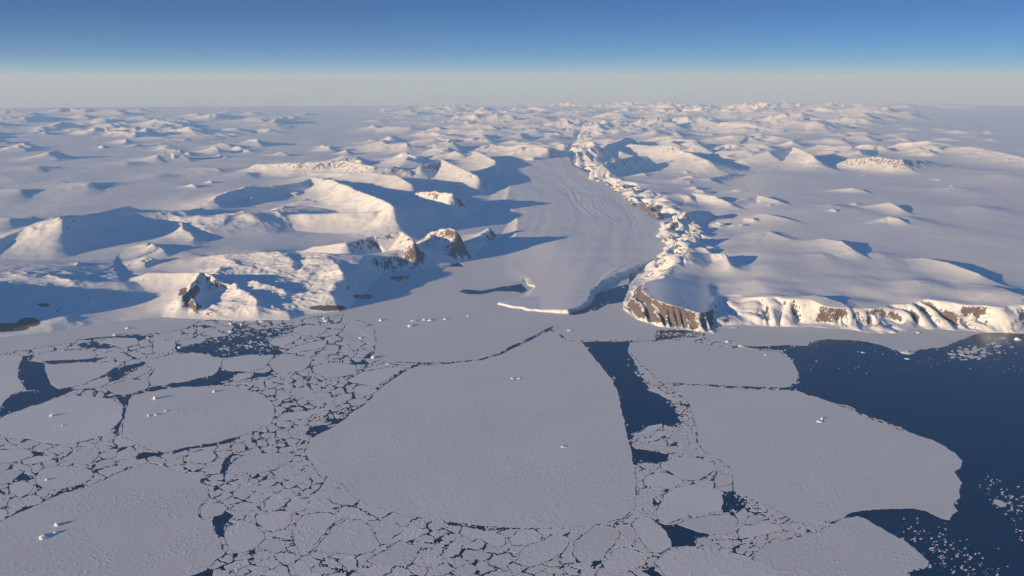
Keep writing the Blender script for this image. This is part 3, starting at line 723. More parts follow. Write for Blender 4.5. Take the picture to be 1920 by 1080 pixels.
NAMED = [
 ('the giant central floe', 'giant flat ice floe filling the middle of the ice field', [(1092, 641), (1108, 665), (1130, 690), (1150, 715), (1160, 740), (1165, 770), (1172, 800), (1180, 830), (1186, 860), (1190, 885), (1192, 920), (1190, 940), (1187, 955), (1165, 972), (1120, 982), (1060, 988), (1010, 990), (960, 990), (905, 985), (850, 978), (800, 972), (760, 965), (720, 955), (690, 945), (665, 932), (640, 905), (600, 890), (578, 862), (572, 845), (580, 822), (600, 805), (625, 793), (650, 780), (680, 760), (712, 730), (735, 708), (765, 690), (785, 686), (840, 681), (900, 676), (930, 667), (960, 650), (1000, 634), (1030, 619), (1045, 627), (1062, 638)]),
 ('the huge right floe', 'huge wedge of flat ice pointing into the open water on the right', G_([(540, 375), (590, 364), (700, 370), (830, 380), (960, 387), (1100, 394), (1240, 399), (1320, 425), (1440, 465), (1530, 490), (1640, 540), (1760, 590), (1860, 640)]) + E_([(760, 70), (850, 105), (920, 120), (1000, 160), (1100, 205), (1190, 235), (1250, 270), (1380, 305), (1440, 330), (1490, 365), (1540, 390), (1572, 435), (1560, 470), (1525, 495), (1550, 525), (1570, 560), (1552, 600), (1558, 640), (1520, 680), (1545, 715), (1510, 735), (1505, 765), (1450, 755), (1400, 730), (1370, 712), (1300, 700), (1200, 698), (1120, 702), (1040, 710), (960, 715), (920, 735), (905, 750), (860, 765), (800, 775), (700, 785), (620, 765), (560, 725), (500, 690), (400, 650), (330, 615), (280, 600), (285, 560), (280, 520), (265, 480), (245, 440), (200, 415), (150, 400), (120, 375), (90, 330), (80, 270), (70, 210), (50, 160), (35, 110)]) + G_([(630, 470), (600, 430), (560, 410)])),
 ('the giant lower left floe', 'giant flat floe filling the lower left corner with two icebergs frozen in', B_([(-900, 1000), (0, 775), (60, 745), (150, 705), (240, 665), (330, 620), (450, 590), (560, 550), (660, 500), (760, 465), (830, 445), (890, 455), (960, 475), (1010, 490), (1070, 520), (1110, 545), (1150, 560), (1165, 600), (1175, 640), (1140, 670), (1118, 700), (1112, 745), (1150, 768), (1190, 770), (1200, 820), (1225, 860), (1240, 900), (1250, 940), (1270, 955), (1230, 975), (1190, 1010), (1160, 1045), (1080, 1075), (1000, 1110), (900, 1300), (-900, 1400)])),
 ('the lower right floe', 'broad floe in the lower right corner ending in a blunt tip at open water', E_([(905, 755), (980, 742), (1040, 765), (1100, 800), (1170, 840), (1240, 880), (1300, 920), (1350, 960), (1385, 1000), (1370, 1030), (1310, 1040), (1240, 1055), (1290, 1085), (1400, 1180), (1200, 1300), (700, 1300), (620, 1140), (560, 1080), (480, 1040), (410, 1000), (400, 960), (470, 900), (560, 880), (650, 860), (750, 835), (850, 790)])),
 ('the bottom floe beside the pressure ridge', 'flat floe cut by the bottom edge, bounded on its right by a rubble ridge', D_([(1010, 975), (1080, 925), (1200, 922), (1330, 935), (1480, 960), (1550, 990), (1640, 1040), (1760, 1110), (1850, 1300), (1100, 1300), (1040, 1080), (1010, 1030), (985, 1000)])),
 ('the round floe at the left edge', 'large rounded floe touching the left edge below the curved lead', B_([(0, 190), (100, 150), (240, 105), (300, 80), (400, 68), (560, 70), (620, 85), (670, 110), (690, 150), (685, 190), (665, 215), (630, 250), (600, 285), (520, 305), (420, 325), (340, 340), (250, 330), (170, 310), (90, 305), (30, 300), (0, 285), (-90, 270), (-110, 220)])),
 ('the large rounded left floe', 'large rounded rectangular floe with three small icebergs on it', B_([(740, 65), (840, 40), (1000, 18), (1150, 12), (1310, 10), (1400, 35), (1480, 60), (1530, 110), (1545, 160), (1520, 220), (1440, 260), (1340, 295), (1200, 330), (1100, 345), (1000, 365), (940, 385), (860, 370), (790, 350), (770, 325), (720, 305), (685, 300), (690, 240), (700, 180), (720, 110)])),
 ('the floe with the round right end', 'smooth floe below the plateau cliffs with a round right end', G_([(300, 125), (450, 117), (620, 112), (720, 132), (800, 147), (920, 160), (1050, 172), (1140, 178), (1170, 210), (1210, 230), (1240, 265), (1252, 320), (1230, 350), (1190, 376), (1100, 382), (980, 375), (840, 366), (700, 360), (540, 356), (490, 360), (450, 320), (400, 270), (350, 230), (310, 190), (295, 160)])),
 ('the floe left of the crescent lead', 'flat floe at the left edge beside the crescent of open water', A_([(-300, 215), (0, 197), (110, 195), (125, 212), (100, 260), (98, 310), (115, 350), (130, 390), (60, 420), (20, 460), (0, 490), (-100, 540), (-300, 560)])),
 ('the thin floe above the crescent lead', 'long thin floe lying above the crescent of open water', A_([(165, 230), (200, 195), (260, 180), (400, 170), (520, 170), (540, 195), (520, 213), (420, 223), (300, 225), (200, 230)])),
 ('the floe right of the crescent lead', 'tapering floe on the right bank of the crescent of open water', A_([(255, 255), (300, 245), (450, 240), (600, 235), (690, 245), (640, 270), (590, 300), (540, 325), (470, 360), (400, 375), (330, 388), (290, 365), (265, 320), (250, 280)])),
 (None, 'narrow triangular floe wedged between the tapering floe and a lead', A_([(395, 382), (480, 362), (560, 325), (600, 312), (615, 340), (600, 358), (560, 378), (440, 388)])),
 (None, 'small rounded floe between the spindle lead and the round left floe', A_([(600, 378), (660, 347), (720, 338), (830, 333), (838, 355), (833, 380), (770, 400), (700, 423), (650, 420), (610, 397)])),
 ('the broad floe under the wide dark lead', 'broad rounded floe just under the wide dark lead on the left', A_([(818, 235), (900, 205), (990, 188), (1080, 184), (1170, 192), (1200, 207), (1250, 212), (1235, 230), (1243, 250), (1225, 285), (1200, 308), (1100, 333), (1000, 352), (900, 368), (850, 370), (842, 340), (835, 322), (868, 295), (872, 270), (830, 255)])),
 (None, 'slim floe slanting up right of the spindle shaped lead', A_([(690, 327), (740, 292), (800, 267), (850, 258), (855, 275), (815, 302), (760, 327)])),
 (None, 'medium floe right of the broad floe under the dark lead', A_([(1255, 222), (1300, 207), (1400, 197), (1540, 197), (1520, 225), (1500, 250), (1480, 270), (1400, 285), (1310, 288), (1250, 273), (1243, 245)])),
 (None, 'small oval floe at the right end of the star shaped lead', A_([(1312, 322), (1340, 302), (1420, 297), (1410, 320), (1350, 340), (1317, 340)])),
 (None, 'medium floe in the fractured pack two floes right of the dark lead', A_([(1505, 230), (1560, 207), (1700, 202), (1760, 217), (1740, 250), (1700, 288), (1600, 298), (1550, 298), (1522, 268)])),
 (None, 'medium floe near the left end of the glacier front fast ice', A_([(1755, 262), (1820, 242), (1920, 237), (2000, 252), (2000, 300), (1900, 318), (1820, 318), (1765, 290)])),
 (None, 'pale floe at the right end of the wide dark lead', A_([(1512, 130), (1540, 102), (1620, 87), (1695, 96), (1660, 120), (1600, 143), (1540, 143)])),
 (None, 'flat floe below the right end of the wide dark lead', A_([(1592, 180), (1640, 157), (1750, 122), (1838, 112), (1828, 150), (1740, 168), (1640, 188)])),
 (None, 'floe just off the crevassed coast above the dark lead', A_([(1652, 45), (1720, 27), (1820, 32), (1838, 60), (1780, 88), (1700, 83), (1662, 70)])),
 (None, 'slim floe in the upper left pack under the snowy shore', A_([(540, 120), (620, 102), (760, 97), (780, 120), (760, 143), (700, 153), (640, 143), (570, 127)])),
 (None, 'long floe along the dark lead beneath the crevassed coast', A_([(995, 120), (1060, 108), (1140, 104), (1138, 122), (1040, 142), (1010, 135)])),
 (None, 'flat floe touching the upper edge of the dark lead', A_([(860, 120), (980, 108), (985, 150), (960, 175), (880, 190), (860, 160)])),
 (None, 'small kite shaped floe under the round left floe', B_([(350, 422), (400, 387), (470, 362), (548, 367), (558, 395), (528, 428), (500, 448), (430, 448), (370, 435)])),
 ('the egg shaped left floe', 'egg shaped floe above the giant lower left floe with a small iceberg', B_([(192, 520), (230, 482), (270, 467), (380, 467), (470, 467), (510, 482), (523, 510), (508, 538), (420, 568), (330, 593), (260, 590), (202, 558)])),
 (None, 'rounded floe left of the egg shaped floe near the left edge', B_([(50, 570), (90, 547), (150, 552), (188, 570), (168, 610), (110, 638), (60, 610)])),
 (None, 'angular floe cut by the left edge under the round floe', B_([(0, 372), (80, 367), (150, 364), (188, 398), (130, 423), (60, 438), (0, 448), (-90, 460), (-90, 390)])),
 (None, 'small slanting floe above the egg shaped floe', B_([(125, 430), (200, 402), (280, 402), (308, 411), (250, 438), (180, 453), (132, 448)])),
 (None, 'angular floe at the left edge beside the egg shaped floe', B_([(0, 492), (60, 477), (128, 490), (90, 528), (40, 558), (0, 568), (-90, 580), (-90, 510)])),
 (None, 'triangular floe under the large rounded left floe', B_([(1032, 428), (1080, 387), (1140, 372), (1188, 372), (1213, 400), (1198, 428), (1140, 448), (1080, 443)])),
 ('the lens shaped floe', 'lens shaped floe left of the giant central floe', B_([(1282, 470), (1310, 432), (1380, 397), (1500, 387), (1620, 382), (1658, 400), (1638, 428), (1560, 478), (1470, 498), (1330, 498), (1282, 498)])),
 (None, 'small tongue shaped floe tucked into the right side of the lower left giant', B_([(1130, 692), (1160, 672), (1250, 672), (1278, 700), (1248, 733), (1180, 748), (1127, 743)])),
 ('the rounded floe below the black pool', 'rounded floe below the small black pool near the lower left giant', B_([(1272, 800), (1330, 782), (1430, 787), (1478, 830), (1488, 868), (1448, 908), (1400, 938), (1330, 943), (1282, 920), (1262, 850)])),
 (None, 'triangular floe above right of the rounded floe near the black pool', B_([(1440, 742), (1520, 717), (1640, 712), (1638, 758), (1618, 798), (1540, 828), (1492, 813), (1450, 780)])),
 ('the pale floe left of the thin crack', 'pale five sided floe left of a thin straight crack', C_([(450, 830), (470, 780), (505, 738), (600, 722), (720, 737), (735, 750), (670, 787), (632, 825), (600, 868), (560, 918), (530, 948), (480, 938), (452, 880)])),
 ('the floe right of the thin crack', 'broad floe right of the thin straight crack under the central giant', C_([(642, 850), (670, 802), (740, 767), (830, 762), (888, 800), (908, 860), (938, 900), (900, 938), (800, 958), (700, 948), (602, 943), (572, 930)])),
 (None, 'flat floe under the central giant left of centre bottom', C_([(980, 930), (1060, 872), (1100, 902), (1168, 912), (1138, 970), (1100, 1018), (1000, 1018), (900, 1008), (862, 990)])),
 (None, 'rounded floe hanging under the dark slit of the central giant', C_([(1395, 802), (1470, 797), (1520, 827), (1560, 832), (1638, 852), (1638, 900), (1600, 928), (1540, 888), (1490, 868), (1450, 878), (1392, 850)])),
 (None, 'small squarish floe just beneath the bottom edge of the central giant', D_([(162, 870), (220, 827), (300, 817), (343, 850), (338, 885), (260, 903), (180, 903)])),
 (None, 'wide floe in the second row beneath the central giant', D_([(200, 1000), (240, 922), (350, 882), (400, 852), (480, 852), (498, 890), (478, 930), (420, 978), (350, 1008), (260, 1028)])),
 ('the rhombus floe under the central giant', 'rhombus shaped floe under the lower right edge of the central giant', D_([(522, 930), (540, 882), (640, 802), (720, 797), (778, 815), (783, 850), (750, 898), (720, 938), (690, 978), (620, 1003), (560, 998), (527, 965)])),
 ('the domed bottom floe', 'domed floe near the bottom edge under two crossing cracks', D_([(692, 1010), (740, 952), (790, 917), (860, 922), (908, 955), (928, 1010), (870, 1038), (810, 1058), (740, 1048), (702, 1035)])),
 ('the boat shaped floe', 'boat shaped floe left of the triangular patch of open water', D_([(852, 790), (880, 757), (950, 747), (988, 780), (1038, 820), (1068, 870), (1073, 910), (1020, 948), (960, 938), (920, 898), (882, 840)])),
 ('the big floe in the narrow channel', 'largest floe jammed in the channel between the central and right giants', D_([(1002, 690), (1040, 622), (1100, 582), (1200, 562), (1280, 572), (1358, 600), (1368, 660), (1353, 710), (1270, 723), (1180, 738), (1100, 768), (1040, 783), (987, 740)])),
 ('the leaf shaped floe', 'leaf shaped floe above the triangular patch of open water', D_([(1102, 785), (1180, 757), (1280, 740), (1400, 732), (1448, 760), (1448, 820), (1400, 838), (1300, 843), (1230, 833), (1160, 808)])),
 (None, 'small floe at the right end of the triangular open water', D_([(1212, 880), (1240, 862), (1290, 862), (1328, 900), (1338, 915), (1250, 903)])),
 (None, 'long flat floe above the rubble patch', D_([(1455, 810), (1490, 797), (1600, 782), (1680, 792), (1708, 815), (1640, 838), (1540, 858), (1460, 868), (1452, 830)])),
 (None, 'small oval floe in the pointed pack right of the leaf shaped floe', D_([(1490, 760), (1520, 737), (1580, 737), (1618, 755), (1560, 773), (1500, 773)])),
 (None, 'small four sided floe left of the rubble patch', D_([(1335, 880), (1418, 872), (1428, 920), (1390, 923), (1345, 905)])),
 ('the long bridging floe', 'long thin floe bridging the channel below the open water', D_([(870, 337), (920, 332), (1050, 347), (1180, 357), (1280, 395), (1298, 409), (1220, 403), (1120, 388), (1000, 373), (900, 353)])),
 (None, 'shield shaped floe under the long thin bridging floe', D_([(1012, 455), (1080, 417), (1160, 407), (1240, 417), (1308, 440), (1323, 475), (1280, 508), (1230, 538), (1180, 538), (1120, 513), (1060, 488), (1022, 480)])),
 (None, 'pointed floe against the left wall of the channel', D_([(917, 545), (940, 512), (1010, 492), (1060, 502), (1130, 532), (1148, 550), (1090, 578), (1050, 588), (960, 573), (927, 570)])),
 (None, 'small floe against the right wall of the channel', D_([(1322, 540), (1330, 512), (1380, 502), (1408, 530), (1398, 568), (1350, 578), (1327, 565)])),
 (None, 'thin floe on the lower shore of the channel water', D_([(857, 285), (920, 267), (950, 237), (1020, 222), (1023, 240), (980, 263), (900, 288)])),
 (None, 'slanting floe just behind the shore of the channel water', D_([(910, 303), (962, 298), (990, 272), (1050, 257), (1048, 280), (1010, 308), (960, 318), (880, 320)])),
 (None, 'triangular floe at the right of the channel shore', D_([(1062, 300), (1090, 262), (1130, 262), (1168, 310), (1178, 340), (1100, 323)])),
 (None, 'small floe on the edge of the lower pool in the channel', D_([(892, 450), (940, 442), (998, 470), (960, 483), (920, 473)])),
 (None, 'tiny round floe at the left wall below the channel pool', D_([(877, 505), (900, 487), (928, 500), (918, 518), (880, 520)])),
 (None, 'small oval floe low on the left wall of the channel', D_([(892, 620), (900, 592), (960, 587), (1028, 600), (1018, 628), (940, 638), (897, 630)])),
 (None, 'slim spit of ice floating at the right bank of the channel water', G_([(402, 385), (440, 380), (520, 420), (560, 445), (580, 465), (540, 455), (450, 415)])),
 (None, 'small round floe just under the crack of the central giant', [(662, 728), (675, 723), (695, 724), (708, 731), (700, 738), (680, 741), (665, 737)]),
 (None, 'floe between the round left end of the central crack and the pack', [(650, 712), (672, 700), (720, 690), (765, 688), (738, 702), (712, 722), (690, 722), (662, 718)]),
 (None, 'long floe left of the lens shaped floe under the thin dark lead', B_([(1560, 205), (1740, 190), (1758, 170), (1700, 150), (1600, 165), (1560, 185)])),
 (None, 'small solitary floe adrift on the open sea at the right edge', E_([(1748, 655), (1765, 648), (1800, 660), (1822, 678), (1815, 690), (1780, 690), (1755, 672)])),
]
WATER = [
 A_([(98, 300), (100, 250), (130, 200), (185, 200), (160, 232), (250, 240), (250, 290), (270, 330), (310, 390), (230, 400), (150, 395), (115, 350)]),
 A_([(250, 228), (380, 226), (520, 216), (620, 205), (540, 232), (400, 238), (260, 244)]),
 A_([(600, 300), (640, 270), (720, 255), (820, 230), (815, 250), (750, 275), (700, 310), (670, 335), (615, 350), (610, 325)]),
 A_([(985, 125), (1030, 150), (1140, 125), (1150, 105), (1280, 85), (1300, 60), (1330, 20), (1390, 30), (1450, 55), (1560, 40), (1640, 25), (1690, 20), (1650, 50), (1620, 75), (1560, 92), (1510, 104), (1510, 140), (1560, 150), (1590, 180), (1570, 195), (1400, 192), (1330, 208), (1260, 212), (1190, 200), (1170, 185), (1000, 180), (985, 160)]),
 A_([(430, 140), (470, 125), (540, 120), (600, 128), (660, 148), (600, 160), (520, 155), (480, 165), (450, 150)]),
 A_([(450, 110), (520, 98), (640, 90), (820, 82), (870, 88), (780, 120), (760, 98), (620, 98), (500, 112)]),
 A_([(840, 380), (1000, 352), (1110, 330), (1200, 312), (1230, 272), (1255, 282), (1380, 290), (1312, 310), (1310, 345), (1260, 357), (1150, 372), (1130, 380), (1000, 382), (850, 408), (780, 425), (740, 440), (720, 470), (690, 560), (650, 640), (625, 640), (665, 560), (690, 480), (660, 450), (600, 432), (640, 424), (700, 430), (790, 402)]),
 A_([(0, 545), (0, 490), (20, 460), (60, 425), (130, 400), (200, 400), (300, 380), (400, 380), (440, 385), (370, 415), (290, 450), (200, 475), (90, 515)]),
 A_([(1320, 315), (1420, 290), (1540, 300), (1540, 318), (1440, 325), (1370, 335)]),
 B_([(1190, 770), (1200, 740), (1265, 710), (1310, 740), (1290, 770), (1258, 800), (1255, 860), (1225, 855), (1210, 820)]),
 B_([(0, 775), (90, 720), (130, 690), (200, 680), (330, 605), (470, 560), (480, 575), (330, 622), (240, 665), (150, 705)]),
 B_([(1000, 365), (1100, 343), (1200, 328), (1330, 295), (1360, 300), (1280, 330), (1200, 350), (1100, 358), (1000, 385), (960, 395)]),
 B_([(1245, 470), (1270, 420), (1310, 380), (1310, 400), (1275, 450), (1270, 500), (1235, 500)]),
 B_([(1720, 270), (1770, 230), (1850, 225), (1920, 190), (1920, 205), (1850, 240), (1760, 270), (1730, 290)]),
 B_([(760, 400), (810, 380), (930, 390), (900, 405), (830, 408), (770, 430)]),
 B_([(100, 500), (170, 505), (190, 530), (160, 545), (90, 540)]), B_([(180, 375), (250, 385), (230, 400), (190, 400)]),
 [(1086, 640), (1178, 639), (1178, 660), (1190, 680), (1205, 710), (1225, 735), (1262, 735), (1278, 752), (1290, 760), (1290, 800), (1275, 805), (1240, 795), (1215, 800), (1190, 815), (1183, 840), (1190, 880), (1184, 880), (1176, 840), (1168, 800), (1160, 740), (1150, 712), (1128, 688), (1106, 662)],
 D_([(850, 340), (880, 365), (1000, 378), (1065, 398), (1050, 430), (1000, 450), (940, 440), (890, 445), (870, 480), (850, 420)]),
 D_([(1368, 605), (1420, 600), (1500, 650), (1490, 700), (1420, 715), (1450, 755), (1400, 725), (1360, 722), (1370, 660)]),
 D_([(985, 760), (1040, 790), (1105, 785), (1160, 810), (1230, 835), (1300, 850), (1250, 860), (1205, 885), (1220, 910), (1080, 915), (1075, 880), (1050, 835)]),
 D_([(1000, 945), (1080, 915), (1010, 965)]),
 E_([(610, 0), (650, 0), (1920, -400), (2700, -400), (2700, 1500), (1250, 1300), (1400, 1150), (1260, 1060), (1400, 1030), (1380, 1000), (1260, 890), (1100, 800), (980, 740), (905, 755), (950, 712), (1200, 695), (1380, 710), (1500, 765), (1540, 715), (1570, 560), (1525, 495), (1575, 435), (1490, 362), (1200, 235), (850, 105), (640, 35)]),
 [(1460, 645), (1520, 645), (1560, 634), (1640, 640), (1700, 668), (1790, 650), (1830, 628), (1900, 624), (2330, 640), (2330, 740), (1500, 740), (1497, 700), (1480, 670), (1465, 657), (1340, 647), (1400, 651)],
 [(1228, 637), (1228, 618), (1325, 620), (1305, 632), (1260, 636)],
 D_([(5, 788), (30, 786), (55, 800), (15, 820)]), C_([(1285, 770), (1380, 785), (1390, 798), (1330, 795)]), C_([(1450, 785), (1555, 800), (1520, 825), (1480, 800)]),
 D_([(610, 1040), (640, 1000), (690, 985), (680, 1010)]), D_([(530, 985), (550, 970), (570, 1005), (540, 1005)]), D_([(900, 1045), (960, 1040), (1010, 1060), (1050, 1110), (960, 1080)]),
 B_([(1060, 1080), (1160, 1045), (1195, 1040), (1190, 1085)]), B_([(1400, 940), (1440, 930), (1435, 950), (1400, 955)]), B_([(1312, 950), (1338, 950), (1335, 970), (1310, 970)]),
 D_([(925, 1000), (950, 1010), (935, 1025)]),
]

def strip_poly(pts):
    a = [(x, y - w_ * 0.5) for x, y, w_ in pts]; b = [(x + w_ * 0.5, y + w_ * 0.5) for x, y, w_ in pts]
    return a + b[::-1]
CRACKS = [strip_poly([(893, 675, 1.5), (930, 666, 3.5), (965, 648, 4.5), (1000, 632, 4), (1024, 619, 5), (1036, 612, 2)]),
          strip_poly([(706, 732, 2), (735, 708, 4), (765, 690, 4), (788, 681, 2)]),
          strip_poly([(788, 681, 1.6), (840, 679, 1.6), (893, 675, 1.8)]), strip_poly([(740, 678, 1.5), (788, 680, 2)]),
          strip_poly([(1262, 719, 4), (1300, 720, 1.6), (1360, 723, 2.5), (1420, 727, 4), (1485, 728, 5)]),
          strip_poly([(585, 929, 1.5), (600, 912, 2.6), (612, 893, 2.6)]),
          strip_poly([(852, 609, 1.5), (900, 603, 1.8), (945, 598, 1.6), (954, 589, 1.5)]),
          strip_poly([(830, 977, 3), (862, 984, 7), (900, 989, 8), (915, 992, 5), (975, 990, 3)]),
          strip_poly([(1060, 624, 2), (1078, 627, 4), (1090, 632, 2)]),
          strip_poly([(1340, 640, 3), (1375, 646, 5), (1410, 650, 3), (1470, 650, 3)]),
          strip_poly([(625, 780, 3), (650, 770, 6), (672, 764, 3)]),
          strip_poly([(560, 835, 3), (590, 812, 8), (625, 795, 7), (652, 776, 5)])]

S = 1.6
RX0, RX1, RY0, RY1 = -420, 2330, 500, 1200
def px2r(x, y): return (x - RX0) * S, (y - RY0) * S

def floe_raster():
    W = int((RX1 - RX0) * S); H = int((RY1 - RY0) * S)
    jj, ii = np.meshgrid(np.arange(W, dtype=np.float32), np.arange(H, dtype=np.float32))
    px = jj / S + RX0; py = ii / S + RY0
    n1 = fbm(px / 26, py / 13, 4, 101); n2 = fbm(px / 26 + 50, py / 13, 4, 102)
    wx = px + n1 * 3.6; wy = py + n2 * 2.2
    lab = np.zeros((H, W), np.int32)
    def paint(poly, value, soft=0.0, cond=None):
        xs = [p[0] for p in poly]; ys = [p[1] for p in poly]
        a, b = px2r(min(xs) - 6, min(ys) - 6); c, d = px2r(max(xs) + 6, max(ys) + 6)
        a = max(0, int(a)); b = max(0, int(b)); c = min(W, int(c)); d = min(H, int(d))
        if a >= c or b >= d: return
        k = inside(wx[b:d, a:c], wy[b:d, a:c], poly)
        sub = lab[b:d, a:c]
        if cond is not None: k &= cond[b:d, a:c]
        sub[k] = value
    def dilate(m, r):
        o = m.copy()
        for k in range(1, r + 1):
            o[:, k:] |= m[:, :-k]; o[:, :-k] |= m[:, k:]
        m2 = o.copy(); rv = max(1, int(r * 0.6))
        for k in range(1, rv + 1):
            o[k:] |= m2[:-k]; o[:-k] |= m2[k:]
        return o
    # 1 = fast ice
    paint(FAST, 1)
    for h in FAST_HOLES: paint(h, 0)
    nid = 2
    ids = {}
    for nm, labtxt, poly in NAMED:
        free = ~dilate(lab > 0, 1)
        paint(poly, nid, cond=free)
        ids[nid] = (nm, labtxt)
        nid += 1
    named = lab > 0
    wmask = np.zeros((H, W), bool)
    keep = lab; lab = np.zeros((H, W), np.int32)
    for p in WATER + FAST_HOLES: paint2(lab, wx, wy, p, W, H)
    wmask = lab > 0
    lab = keep
    # pack: Voronoi cells in a slanted, squashed metric with local cell size
    r = random.Random(5)
    def cell_size(x, y):
        v = 24.0
        if 400 < x < 730 and 640 < y < 930: v = 17.0
        if 430 < x < 700 and 880 < y < 960: v = 18.0
        if x < 420 and y > 820: v = 30.0
        if y > 930 and x > 480: v = 36.0
        if 1180 < x < 1480: v = 24.0
        if y < 700 and x < 420: v = 26.0
        if 1400 < x < 1640 and y > 900: v = 16
        return v
    seeds = []
    tries = 0
    pk = ~named & ~wmask
    # dart throwing on a coarse grid
    cellg = {}
    while tries < 26000:
        tries += 1
        x = r.uniform(RX0, RX1); y = r.uniform(590, RY1)
        i, j = int((y - RY0) * S), int((x - RX0) * S)
        if not (0 <= i < H and 0 <= j < W) or not pk[i, j]: continue
        cs = cell_size(x, y) * r.choice((0.4, 0.6, 0.9, 1.3, 1.8))
        asp = 2.3 - (y - 600) / 600 * 0.6
        yy = y * asp
        ok = True
        gx, gy = int(x // 40), int(yy // 40)
        for a in (-1, 0, 1):
            for b in (-1, 0, 1):
                for (sx, sy, cc) in cellg.get((gx + a, gy + b), ()):
                    if (sx - x) ** 2 + (sy - yy) ** 2 < (0.5 * (cs + cc)) ** 2 * 0.8: ok = False; break
                if not ok: break
            if not ok: break
        if not ok: continue
        cellg.setdefault((gx, gy), []).append((x, yy, cs))
        seeds.append((x, y, cs))
    print('seeds', len(seeds), time.time() - T0)
    sx = np.array([s_[0] for s_ in seeds], np.float32); sy = np.array([s_[1] for s_ in seeds], np.float32)
    n3 = fbm(px / 14, py / 7, 3, 103)
    i0 = int((585 - RY0) * S)
    BL = 64
    wx2 = px + n1 * 9 + n3 * 2.5; wy2 = py + n2 * 5 - n3 * 1.3
    F1i = np.zeros((H, W), np.int32); gap = np.full((H, W), 9.0, np.float32)
    asp_s = 2.3 - (sy - 600) / 600 * 0.6
    ang = R(-16)
    for bi in range(i0, H, BL):
        for bj in range(0, W, BL):
            sl = (slice(bi, min(H, bi + BL)), slice(bj, min(W, bj + BL)))
            m = pk[sl]
            if not m.any(): continue
            cx = (bj + BL / 2) / S + RX0; cy = (bi + BL / 2) / S + RY0
            k = np.where((np.abs(sx - cx) < 110) & (np.abs(sy - cy) < 70))[0]
            if len(k) < 3: continue
            X = wx2[sl][m]; Y = wy2[sl][m]
            asp = 2.3 - (Y - 600) / 600 * 0.6
            dx = X[:, None] - sx[k][None]; dy = (Y[:, None] - sy[k][None]) * asp[:, None]
            u = dx * math.cos(ang) + dy * math.sin(ang); v = -dx * math.sin(ang) + dy * math.cos(ang)
            dd = np.sqrt(u * u * 0.72 + v * v * 1.25)
            o = np.argsort(dd, 1)[:, :2]
            d1 = np.take_along_axis(dd, o[:, :1], 1)[:, 0]; d2 = np.take_along_axis(dd, o[:, 1:2], 1)[:, 0]
            t = F1i[sl]; t[m] = k[o[:, 0]] + 1000; F1i[sl] = t
            t = gap[sl]; t[m] = d2 - d1; gap[sl] = t
    wn = fbm(px / 70, py / 36, 3, 104)
    wn2 = fbm(px / 18, py / 9, 3, 105)
    width = 3.5 + wn * 6.0 + wn2 * 4.2
    upper = sstep(690, 640, py) * sstep(700, 600, px)
    width = width + upper * 1.0
    # compact, healed ice in front of the central floe's left edge
    heal = np.exp(-(((px - 620) / 75) ** 2 + ((py - 895) / 50) ** 2))
    heal2 = np.exp(-(((px - 720) / 90) ** 2 + ((py - 640) / 40) ** 2)) * 0.5
    width = width - 4 * heal - 3 * heal2
    pack = pk & (F1i > 0) & (gap > width)
    edge = dilate(named, 1)
    edgew = (dilate(named, 3) & (wn2 > -0.12)) | (dilate(named, 5) & (wn2 > 0.16))
    pack &= ~edge & ~edgew
    lab = np.where(pack, F1i, lab)
    for c_ in CRACKS:
        k2 = np.zeros((H, W), np.int32); paint2(k2, px + n1 * 1.6, py + n2 * 1.6, c_, W, H)
        lab[(k2 > 0) & (wn2 > -0.38)] = 0
    # fragments of all small sizes in the gaps: a fine jittered cell pattern, partly missing
    frag = pk & (lab == 0) & (fbm(px / 40, py / 18, 3, 106) > -0.12)
    frag |= wmask & (lab == 0) & dilate(lab > 0, 9) & (fbm(px / 22, py / 10, 3, 107) > 0.34) & (px < 1500)
    for sz, seed_, off in ((7.5, 201, 200000), (3.6, 301, 3000000)):
        m = frag & (lab == 0)
        X = (px[m] + n3[m] * 1.5) / sz; Y = (py[m] + n3[m] * 0.8) / sz * 1.9
        xi = np.floor(X); yi = np.floor(Y)
        b1 = np.full(X.shape, 9.0); b2 = np.full(X.shape, 9.0); bid = np.zeros(X.shape, np.int64); bh = np.zeros(X.shape)
        for ax in (-1, 0, 1):
            for ay in (-1, 0, 1):
                h1 = _hash(xi + ax, yi + ay, seed_); h2 = _hash(xi + ax, yi + ay, seed_ + 7); h3 = _hash(xi + ax, yi + ay, seed_ + 13)
                dd = np.hypot(X - xi - ax - h1, Y - yi - ay - h2)
                new = dd < b1
                b2 = np.where(new, b1, np.minimum(b2, dd)); bid = np.where(new, ((xi + ax).astype(np.int64) * 1000 + (yi + ay).astype(np.int64)) % 2500000, bid)
                bh = np.where(new, h3, bh); b1 = np.where(new, dd, b1)
        ok = (b2 - b1 > 1.1 / sz) & (bh > (0.5 if sz > 5 else 0.45))
        sub = np.zeros(X.shape, np.int32); sub[ok] = (bid[ok] + off).astype(np.int32)
        lab[m] = sub
    return lab, ids, wmask

def paint2(lab, wx, wy, poly, W, H):
    xs = [p[0] for p in poly]; ys = [p[1] for p in poly]
    a, b = px2r(min(xs) - 6, min(ys) - 6); c, d = px2r(max(xs) + 6, max(ys) + 6)
    a = max(0, int(a)); b = max(0, int(b)); c = min(W, int(c)); d = min(H, int(d))
    if a >= c or b >= d: return
    k = inside(wx[b:d, a:c], wy[b:d, a:c], poly)
    lab[b:d, a:c][k] = 1

